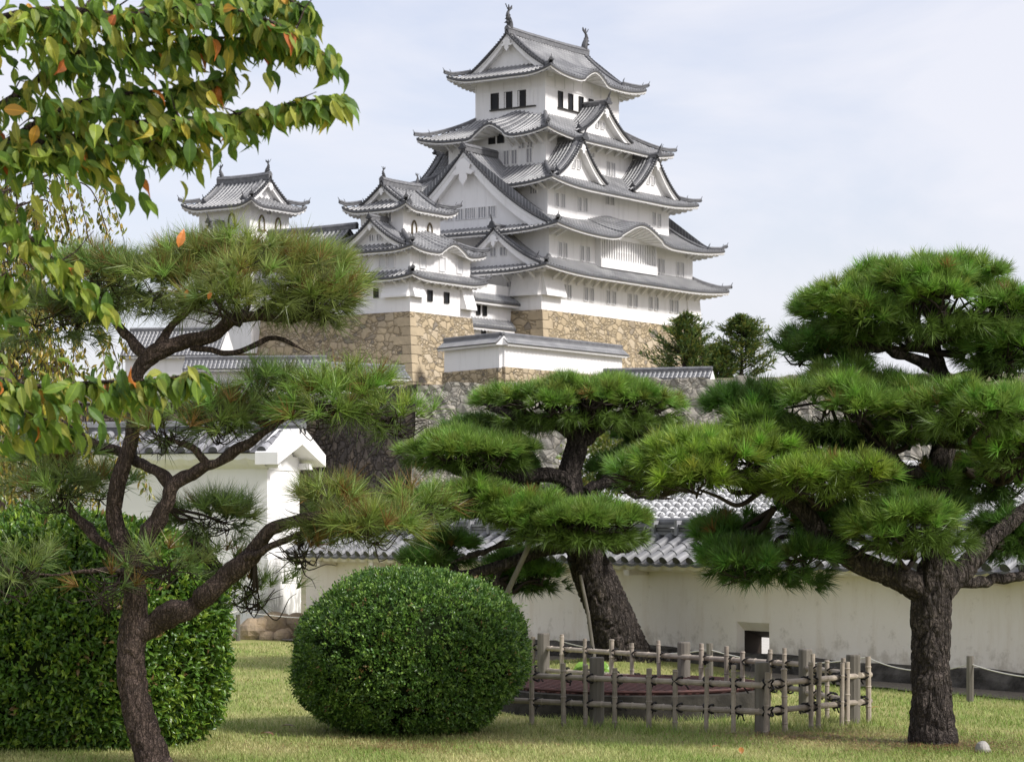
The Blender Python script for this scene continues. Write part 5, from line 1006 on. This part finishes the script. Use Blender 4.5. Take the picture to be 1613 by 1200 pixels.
def cherry():
    Y = 9.6; rg = np.random.default_rng(21); org = np.array([-3.6, 10.4, 0.])
    t = thing('cherry_tree', org, 'leafy branches with drooping oval green and a few orange leaves at upper left', 'deciduous tree')
    br = [[(-700, 560, 120, .8), (-420, 330, 60, .6), (-150, 90, 34, .3), (0, 30, 14, 0), (90, 16, 12, -.1), (210, 24, 10, -.1), (330, 10, 7, -.1), (440, 40, 5, -.2), (515, 92, 3, -.2)],
          [(-420, 330, 50, .6), (-150, 270, 30, .3), (-10, 236, 20, .1), (60, 224, 13, 0), (150, 210, 9, 0), (230, 192, 8, 0), (310, 190, 7, -.1), (400, 176, 6, -.1), (480, 160, 4, -.2), (538, 152, 2.5, -.2)],
          [(-150, 270, 26, .3), (-20, 180, 15, .2), (55, 130, 12, .1), (85, 85, 10, .1), (115, 42, 8, 0), (150, -10, 7, 0)], [(80, 92, 8, .1), (150, 78, 7, 0), (230, 70, 6, 0), (300, 60, 5, 0), (400, 62, 4, -.1), (480, 70, 3, -.1)],
          [(-10, 236, 12, .1), (90, 175, 8, 0), (180, 150, 6, 0), (280, 140, 5, 0), (360, 120, 4, 0)], [(60, 224, 8, 0), (130, 235, 6, 0), (220, 225, 5, 0), (300, 235, 3, 0)],
          [(-420, 330, 40, .6), (-120, 300, 16, .2), (0, 332, 9, 0), (45, 372, 7, 0), (90, 415, 6, 0), (130, 455, 4, 0), (158, 478, 2.5, 0)],
          [(-700, 560, 60, .8), (-300, 580, 24, .3), (-60, 590, 12, 0), (60, 608, 8, -.1), (150, 602, 6, -.1), (240, 598, 5, -.2), (312, 588, 3, -.2)], [(-60, 590, 10, 0), (20, 640, 6, -.1), (90, 668, 4, -.1)], [(210, 24, 8, -.1), (300, -20, 6, 0), (420, -10, 5, 0), (490, 15, 3, -.1)], [(-60, 590, 9, 0), (-10, 500, 6, 0), (10, 430, 4, 0)]]
    mb = MB(); P = []; A = []; wts = [1.25, 1.25, .5, 1.1, 1.25, 1.0, .9, 1.1, .9, 1.0, .7]
    for i, l in enumerate(br):
        ct = [(*Pt(px, py, Y + dy), w / 2 * Y / F) for px, py, w, dy in l]; p = path(ct, .03); mb.tube(p[:, :3], p[:, 3], 8, bark=.05, seed=i)
        vis = p[(p[:, 0] > (-160 - CX) * Y / F)]; n = int(len(vis) * 8.6 * wts[i]); k = rg.integers(0, len(vis), n)
        q = vis[k, :3].copy(); T = np.gradient(vis[:, :3], axis=0); T = unit(T)[k]; end = (k / max(1, len(vis) - 1))
        far = rg.uniform(0, 1, n) ** 1.6 * np.where(end < .75, .22, .07)
        q += unit(rg.normal(size=(n, 3)) * np.array([1, 1.2, .55]) + T * .5) * far[:, None]; q[:, 2] -= far * .25
        P.append(q); A.append(T * .45)
        for j in rg.integers(0, len(vis), int(len(vis) * .10)):      # side twigs
            e = vis[j, :3] + unit(rg.normal(size=3) * np.array([1, 1, .4]) + T[0] * .6) * rg.uniform(.1, .24); mb.tube([vis[j, :3], (vis[j, :3] + e) / 2 + rg.normal(0, .012, 3), e], [.004, .003, .0015], 5, caps=False)
    tr = path([(*(org + (0, 0, -.1)), .26), (*(org + (.05, .0, 1.)), .2), (*(org + (.0, -.1, 2.2)), .18), (*Pt(-700, 560, Y + .8), .15)], .08); mb.tube(tr[:, :3], tr[:, 3], 16, bark=.05, seed=77)
    mb.build('trunk', BARKL, t, smooth=True, origin=org)
    P = np.vstack(P); A = np.vstack(A); n = len(P); ax = A + np.array([0, 0, -1.0]) + rg.normal(0, .42, (n, 3)); nr = rg.normal(0, .75, (n, 3)) + np.array([.25, -.75, .5])
    u = rg.uniform(0, 1, n); col = np.empty((n, 3)); pal = np.array([(.13, .225, .034), (.18, .28, .042), (.25, .325, .05), (.085, .165, .03), (.34, .36, .07)]); col[:] = pal[rg.integers(0, 5, n)]
    col *= rg.uniform(.75, 1.25, (n, 1)); o = u > .979; col[o] = np.array([(.62, .22, .05), (.62, .34, .06), (.50, .15, .045)])[rg.integers(0, 3, o.sum())]; yl = (u > .955) & ~o; col[yl] = (.50, .42, .06)
    m = MB(); leaves(m, P - org, ax, nr, rg.uniform(.062, .105, n), col, .95, kind=2); m.build('foliage', CHERRY, t)
cherry()
def leaf_shell(name, label, cat, c, rad, n, size, pal, seed, per=6, noise=.06, core=.86, mat=LEAF, shoots=0, squash=2.2, flat=.0, wid=1.):
    """clipped shrub: rosettes of small leaves through the outer shell of a rounded body"""
    rg = np.random.default_rng(seed); c = np.array(c, float); rad = np.array(rad, float); org = np.array([c[0], c[1], 0.]); t = thing(name, org, label, cat)
    def sup(d): return d / ((np.abs(d) ** squash).sum(1, keepdims=True) ** (1 / squash))
    d = unit(rg.normal(size=(n, 3))); d = d[d[:, 2] > -.88]; n = len(d); k = rg.normal(size=(9, 3)) * 3.2; ph = rg.uniform(0, 6, 9); lump = 1 + noise * np.sin(d @ k.T + ph).sum(1) / 3
    dep = 1 - rg.uniform(0, 1, n) ** 2 * .13; dep[rg.uniform(0, 1, n) > .985] += .03
    P = sup(d) * rad * lump[:, None] * dep[:, None]; N = unit(d / rad)
    bald = np.sin(d @ (k[:3] * 1.9).T + ph[:3]).sum(1) > 2.15; keep = ~bald | (rg.uniform(0, 1, n) < .35); P, N, d = P[keep], N[keep], d[keep]; n = len(P)
    B = np.repeat(P, per, 0); A = np.repeat(N, per, 0) + rg.normal(0, .75, (n * per, 3)) + np.array([0, 0, .25]); nr = np.repeat(N, per, 0) + rg.normal(0, .5, (n * per, 3)) + np.array([0, 0, .5])
    col = np.array(pal)[rg.integers(0, len(pal), n)]; col = np.repeat(col * rg.uniform(.7, 1.3, (n, 1)), per, 0) * rg.uniform(.8, 1.2, (n * per, 1))
    dry = np.repeat(rg.uniform(0, 1, n) < .012, per); col[dry] = np.array([.26, .17, .07])
    B = B + rg.normal(0, size * .45, B.shape); m = MB(); leaves(m, B + c - org, A, nr, size * rg.uniform(.65, 1.2, n * per), col, wid, kind=0 if size < .06 else 1)
    for _ in range(shoots):
        i = rg.integers(0, n); L_ = rg.uniform(.06, .17); dr = unit(N[i] + rg.normal(0, .35, 3) + np.array([0, 0, .3])); q = np.linspace(0, 1, 9)[:, None]; pp = P[i] + dr * L_ * q
        leaves(m, pp + c - org, dr + rg.normal(0, .7, (9, 3)), rg.normal(size=(9, 3)) + np.array([0, 0, .6]), size * .9 * (1.1 - q[:, 0] * .5), np.tile(np.array(pal[-1]) * 1.25, (9, 1)))
    m.build('foliage', mat, t)
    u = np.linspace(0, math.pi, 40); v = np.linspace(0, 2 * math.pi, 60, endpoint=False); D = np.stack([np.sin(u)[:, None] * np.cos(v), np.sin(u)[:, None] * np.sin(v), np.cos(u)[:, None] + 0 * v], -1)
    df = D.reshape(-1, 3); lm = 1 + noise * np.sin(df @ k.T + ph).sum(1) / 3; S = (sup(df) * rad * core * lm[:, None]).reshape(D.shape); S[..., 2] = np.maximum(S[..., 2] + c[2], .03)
    MB().grid(S + np.array([c[0], c[1], 0]) - org, wrap=True).build('light_blocking_core', CORE, t, smooth=True)  # added smooth dark body that blocks light inside the shrub
    st = MB()
    for _ in range(7): a = rg.uniform(0, 6.3); st.tube([(rg.normal(0, .1), rg.normal(0, .1), -.05), (math.cos(a) * rad[0] * .35, math.sin(a) * rad[1] * .35, c[2] * .5)], [.03, .02], 6)
    st.build('stem', BARKL, t)
    return t
bc = Pt(645, 1026, 28.0)
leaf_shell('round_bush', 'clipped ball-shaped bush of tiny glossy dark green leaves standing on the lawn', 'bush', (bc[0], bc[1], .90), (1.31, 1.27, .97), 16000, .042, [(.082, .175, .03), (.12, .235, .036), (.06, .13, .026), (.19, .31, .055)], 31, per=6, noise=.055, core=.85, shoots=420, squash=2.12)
hc = Pt(135, 1000, 26.6)
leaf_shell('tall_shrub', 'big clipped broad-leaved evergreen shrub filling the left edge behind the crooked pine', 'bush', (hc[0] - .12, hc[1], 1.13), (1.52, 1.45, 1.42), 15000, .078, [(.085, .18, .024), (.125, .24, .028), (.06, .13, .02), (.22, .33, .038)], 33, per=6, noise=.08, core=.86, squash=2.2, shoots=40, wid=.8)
def conifer(px, py, hw, top, Y, label, seed):
    rg = np.random.default_rng(seed); b = Pt(px, py, Y); k = Y / F; W_ = hw * k; H_ = (py - top) * k; z = ground_z(b[0], b[1]); org = np.array([b[0], b[1], z]); t = thing('conifer', org, label, 'conifer tree', 'conifers below the keep'); H_ += b[2] - z
    mb = MB(); mb.tube([(0, 0, 0), (0, 0, H_ * .9)], [.25, .04], 8, bark=.05, seed=seed); m = MB()
    for i in range(120):
        f = rg.uniform(0.05, 1) ** .8; a = rg.uniform(0, 6.3); r = W_ * (1 - f) ** .55 * rg.uniform(.45, 1.4); z0 = H_ * f; e = np.array([math.cos(a) * r, math.sin(a) * r, z0 * .93 + r * .38 + rg.normal(0, .15)]); s = np.array([0, 0, max(.2, z0 - .3 * r)])
        mb.tube([s, (s + e) / 2 + np.array([0, 0, -.1]), e], [.05, .035, .012], 5, caps=False); q = rg.uniform(.3, 1.05, 42); P = s + (e - s) * q[:, None] + rg.normal(0, .16, (42, 3)) * np.array([1, 1, .7])
        d = unit(e - s) + rg.normal(0, .55, (42, 3)) + np.array([0, 0, .12]); c = np.array([(.085, .14, .03), (.12, .175, .035), (.21, .22, .04), (.06, .11, .025)])[rg.integers(0, 4, 42)] * rg.uniform(.7, 1.3, (42, 1))
        leaves(m, P, d, rg.normal(size=(42, 3)), rg.uniform(.3, .6, 42), c, .42)
    mb.build('trunk', TWIG, t); m.build('foliage', LEAF, t)
conifer(1078, 610, 62, 492, 232, 'dark feathery conifer, the left one of two beside the keep stone base', 41); conifer(1168, 612, 58, 494, 234, 'dark feathery conifer, the right one of two against the sky', 43)
conifer(1128, 616, 40, 545, 233, 'low yellowish conifer growing in the gap between the two taller ones', 45)
def weeping():
    rg = np.random.default_rng(51); Y = 33; b = Pt(30, 1040, Y); org = np.array([b[0] - .3, Y, 0.]); t = thing('weeping_tree', org, 'yellowing weeping tree with thin hanging twigs behind the pine at the far left', 'deciduous tree'); mb = MB(); m = MB()
    top = Pt(-40, 300, Y); tr = path([(*org, .16), (*(org * .7 + top * .3 + (0.1, 0, 0)), .13), (*top, .08)], .2); mb.tube(tr[:, :3], tr[:, 3], 12, bark=.05, seed=1)
    for i in range(105):
        s = top + np.array([rg.uniform(-.5, .6), rg.uniform(-.8, .8), rg.uniform(-2.6, .25)]); a = rg.uniform(-.4, 1.3) if i % 3 else rg.uniform(0, 6.3); r = rg.uniform(.3, 1.6); dn = rg.uniform(.4, 3.4); e1 = s + np.array([math.cos(a) * r * .7, math.sin(a) * r * .7, .25]); e2 = s + np.array([math.cos(a) * r, math.sin(a) * r, -dn * .5]); e3 = e2 + np.array([rg.normal(0, .08) + .1 * math.cos(a), rg.normal(0, .1), -dn * .5])
        p = path([(*s, .014), (*e1, .009), (*e2, .005), (*e3, .003)], .07); mb.tube(p[:, :3], p[:, 3], 4, caps=False); n = int(len(p) * 2.5); j = rg.integers(len(p) // 4, len(p), n)
        c = np.array([(.22, .24, .045), (.30, .27, .05), (.13, .18, .035), (.42, .30, .05)])[rg.integers(0, 4, n)] * rg.uniform(.7, 1.2, (n, 1)); leaves(m, p[j, :3] + rg.normal(0, .04, (n, 3)) - org, rg.normal(0, .4, (n, 3)) + np.array([0, 0, -1]), rg.normal(size=(n, 3)), rg.uniform(.06, .125, n), c, .75)
    mb.build('trunk', BARKL, t, smooth=True, origin=org); m.build('foliage', LEAF, t)
weeping()
def small_bush(px, py, hw, hh, Y, pal, label, seed, name='garden_shrub', sz=.1):
    c = Pt(px, py, Y); k = Y / F; rg = np.random.default_rng(seed); org = np.array([c[0], c[1], 0.]); t = thing(name, org, label, 'shrub'); n = 1500; d = unit(rg.normal(size=(n, 3))); P = d * rg.uniform(.35, 1., (n, 1)) ** .6 * np.array([hw * k, hw * k, hh * k]) * (1 + .25 * np.sin(d @ np.array([3., 5, 4])))[:, None] + np.array([0, 0, c[2]])
    m = MB(); leaves(m, P, d + rg.normal(0, .6, (n, 3)), rg.normal(size=(n, 3)) + (0, 0, .7), sz * rg.uniform(.6, 1.2, n), np.array(pal)[rg.integers(0, len(pal), n)] * rg.uniform(.7, 1.2, (n, 1))); m.build('foliage', LEAF, t)
    s = MB()
    for _ in range(6): q = P[rg.integers(0, n)]; s.tube([(0, 0, 0), (q[0] * .4, q[1] * .4, q[2] * .6), tuple(q)], [.04, .025, .01], 6)
    s.build('stem', BARKL, t)
small_bush(948, 728, 62, 52, 62, [(.16, .19, .03), (.10, .16, .03), (.24, .24, .05)], 'yellow-green leafy shrub seen just right of the middle pine trunk', 61, sz=.16)
small_bush(820, 800, 66, 50, 60, [(.09, .15, .03), (.13, .19, .04), (.06, .11, .02)], 'green leafy shrub seen left behind the middle pine trunk', 62, sz=.16)
small_bush(700, 850, 75, 40, 58, [(.04, .075, .02), (.055, .1, .025)], 'dark low shrub behind the garden wall left of the middle pine', 63, sz=.16)
def sprout():
    p = gxy(931, 1092); t = thing('seedling', (*p, 0), 'bright green broad-leaved seedling poking up inside the bamboo fence', 'seedling'); s = MB(); m = MB(); rg = np.random.default_rng(5); tops = [(-.05, 0, .42), (.06, .02, .44), (.02, -.05, .36), (.10, 0, .34), (-.10, .03, .34)]
    for q in tops: s.tube([(0, 0, -.03), (q[0] * .4, q[1] * .4, q[2] * .7), q], [.008, .006, .004], 5)
    P = np.array(tops + [(-.02, .04, .40), (.08, -.03, .40)], float); leaves(m, P, np.stack([np.sign(P[:, 0]) * .8, P[:, 1] * 3 - .2, -.25 + 0 * P[:, 0]], -1), np.tile((0, -.5, 1.), (len(P), 1)), .2, np.tile((.20, .36, .05), (len(P), 1)) * rg.uniform(.8, 1.2, (len(P), 1)), 1.2)
    s.build('stem', BAMB, t); m.build('foliage', LEAF, t)
sprout()
# wooden props under the middle pine
for q, lab in ((((846, 832, 38.3), (795, 942, 38.6), (782, 1072, 38.8)), 'slanting grey wooden prop under the lower left branch of the middle pine'), (((914, 905, 39.3), (926, 965, 39.3), (938, 1052, 39.3)), 'short dark upright prop beside the middle pine trunk')):
    pts = [Pt(*k) for k in q]; o = MB().tube(pts, np.array([.04, .045, .05]) * (1. if q[0][0] < 900 else .65), 10, bark=.03, seed=4).build('wooden_prop', POST); tag(o, lab, 'prop')
# fallen leaves
fl = [((410, 1166), 'brown curled leaf fallen on the lawn left of the round bush'), ((467, 1154), 'largest brown leaf fallen in the shadow under the round bush'), ((415, 1034), 'small brown leaf fallen on the lawn above the others'), ((1122, 1184), 'orange leaf fallen in the grass before the bamboo fence'), ((1168, 1196), 'orange leaf fallen at the very bottom edge of the lawn'), ((1385, 1122), 'orange leaf fallen on the grass left of the big pine trunk')]
for i, (q, lab) in enumerate(fl):
    p = gxy(*q); rg = np.random.default_rng(i + 3); m = MB(); s = .17 if i < 2 else .10; leaves(m, np.zeros((1, 3)), np.array([[rg.normal(), rg.normal() * .4, .12]]), np.array([[0, 0, 1.]]), s, np.array([[(.20, .10, .045), (.42, .19, .05)][i > 2]]), 1.1)
    o = m.build('fallen_leaf', LEAF); o.location = (p[0], p[1], lawn_z(*p) + .04); tag(o, lab, 'leaf', 'leaves fallen on the lawn')
# a few cherry leaves caught in the crooked pine
for i, (px, py, sz, lab) in enumerate(((281, 378, .17, 'bright orange leaf caught upright on the top of the left pine crown'), (291, 458, .09, 'small orange leaf stuck in the middle of the left pine crown'), (328, 460, .09, 'small orange leaf stuck right of its twin in the left pine crown'))):
    p = Pt(px, py + 12, 22.6); m = MB(); leaves(m, np.zeros((1, 3)), np.array([[.3, 0, 1.]]), np.array([[.2, -1., .2]]), sz, np.array([[.75, .27, .07]]), .9); o = m.build('dead_leaf', LEAF); o.location = tuple(p); tag(o, lab, 'leaf', 'leaves caught in the left pine')
# grass blades on the lawn
def grass():
    rg = np.random.default_rng(71); N = 210000; y = 22.5 + (48 - 22.5) * rg.uniform(0, 1, N) ** 1.9; hx = y * .215 + .3; x = rg.uniform(-1, 1, N) * hx
    s = (x - .8) * -.826 + (y - 43.4) * -.564; ok = (s > 1.0) & ~(((x - 1.55) ** 2 + (y - 31.2) ** 2) < 1.75 ** 2); x, y = x[ok], y[ok]; N = len(x); z = lawn_z(x, y)
    pn = np.sin(x * 1.7 + np.sin(y * 1.1) * 2) * np.cos(y * .9 + x * .4) + .6 * np.sin(x * 4.1 + y * 2.3); lush = np.clip(.58 + .35 * pn + .25 * smooth((x - 1.0) / 4) + rg.normal(0, .22, N), 0, 1)
    h = rg.uniform(.022, .05, N) * (1 + .5 * lush); nf = (np.abs(y - 28.6) < 1.0) & (x > .2) & (x < 4.3); h[nf] *= rg.uniform(1.0, 2.3, nf.sum()); a = rg.uniform(0, 6.3, N); ln = rg.uniform(.3, 1.2, N) * h
    b = np.stack([x, y, z - .008], -1); tip = b + np.stack([np.cos(a) * ln, np.sin(a) * ln, h], -1); sd_ = np.stack([-np.sin(a), np.cos(a), 0 * a], -1) * (.0045 + .0002 * (y - 22))[:, None]
    v = np.stack([b - sd_, b + sd_, tip], 1).reshape(-1, 3); dry = np.array([.56, .50, .24]); grn = np.array([.235, .33, .075]); c = dry + (grn - dry) * lush[:, None]; c = c * rg.uniform(.7, 1.25, (N, 1)); m = MB(); m.add(v, t=np.arange(3 * N).reshape(-1, 3), col=np.repeat(c, 3, 0)); tag(m.build('grass', GRASSM), kind='stuff')
grass()

x = np.array([-9., 20.]); e1 = Aw_ + w_ * x[:, None] - n_2 * .65; e2 = Aw_ + w_ * x[:, None] - n_2 * 9
tag(MB().grid(np.stack([np.column_stack([e, np.full(2, .05)]) for e in (e1, e2)], 0)).build('gravel_yard', M('pale_gravel', (.55, .52, .47), .95, .1, noise=(14, .2, 5), col2=(.42, .40, .36))), kind='structure')

def litter():                        # dropped brown needles and bare scuffed soil under the pines
    rg = np.random.default_rng(91); c = []
    for (px, py, r, n) in ((1470, 1178, 1.1, 3800), (1290, 1165, 1.4, 2600), (245, 1215, .9, 1800), (985, 1050, .9, 1500), (640, 1180, 1.3, 1500)):
        q = gxy(px, py); a = rg.uniform(0, 6.3, n); d = r * np.abs(rg.normal(0, .55, n)) + .12; c.append(np.stack([q[0] + np.cos(a) * d * 1.3, q[1] + np.sin(a) * d], -1))
    c = np.vstack(c); ok = ((c[:, 0] - 1.55) ** 2 + (c[:, 1] - 31.2) ** 2) > 1.75 ** 2; c = c[ok]; N = len(c); z = lawn_z(c[:, 0], c[:, 1]) + rg.uniform(.012, .04, N); a = rg.uniform(0, 6.3, N); L_ = rg.uniform(.06, .15, N)
    d = np.stack([np.cos(a), np.sin(a), rg.normal(0, .12, N)], -1) * L_[:, None]; sd_ = np.stack([-np.sin(a), np.cos(a), 0 * a], -1) * .006; b = np.column_stack([c, z])
    col = np.array([(.24, .14, .06), (.34, .22, .10), (.16, .10, .05)])[rg.integers(0, 3, N)] * rg.uniform(.8, 1.2, (N, 1)); m = MB(); m.add(np.stack([b - sd_, b + sd_, b + d], 1).reshape(-1, 3), t=np.arange(3 * N).reshape(-1, 3), col=np.repeat(col, 3, 0)); tag(m.build('needle_litter', GRASSM), kind='stuff')
litter()
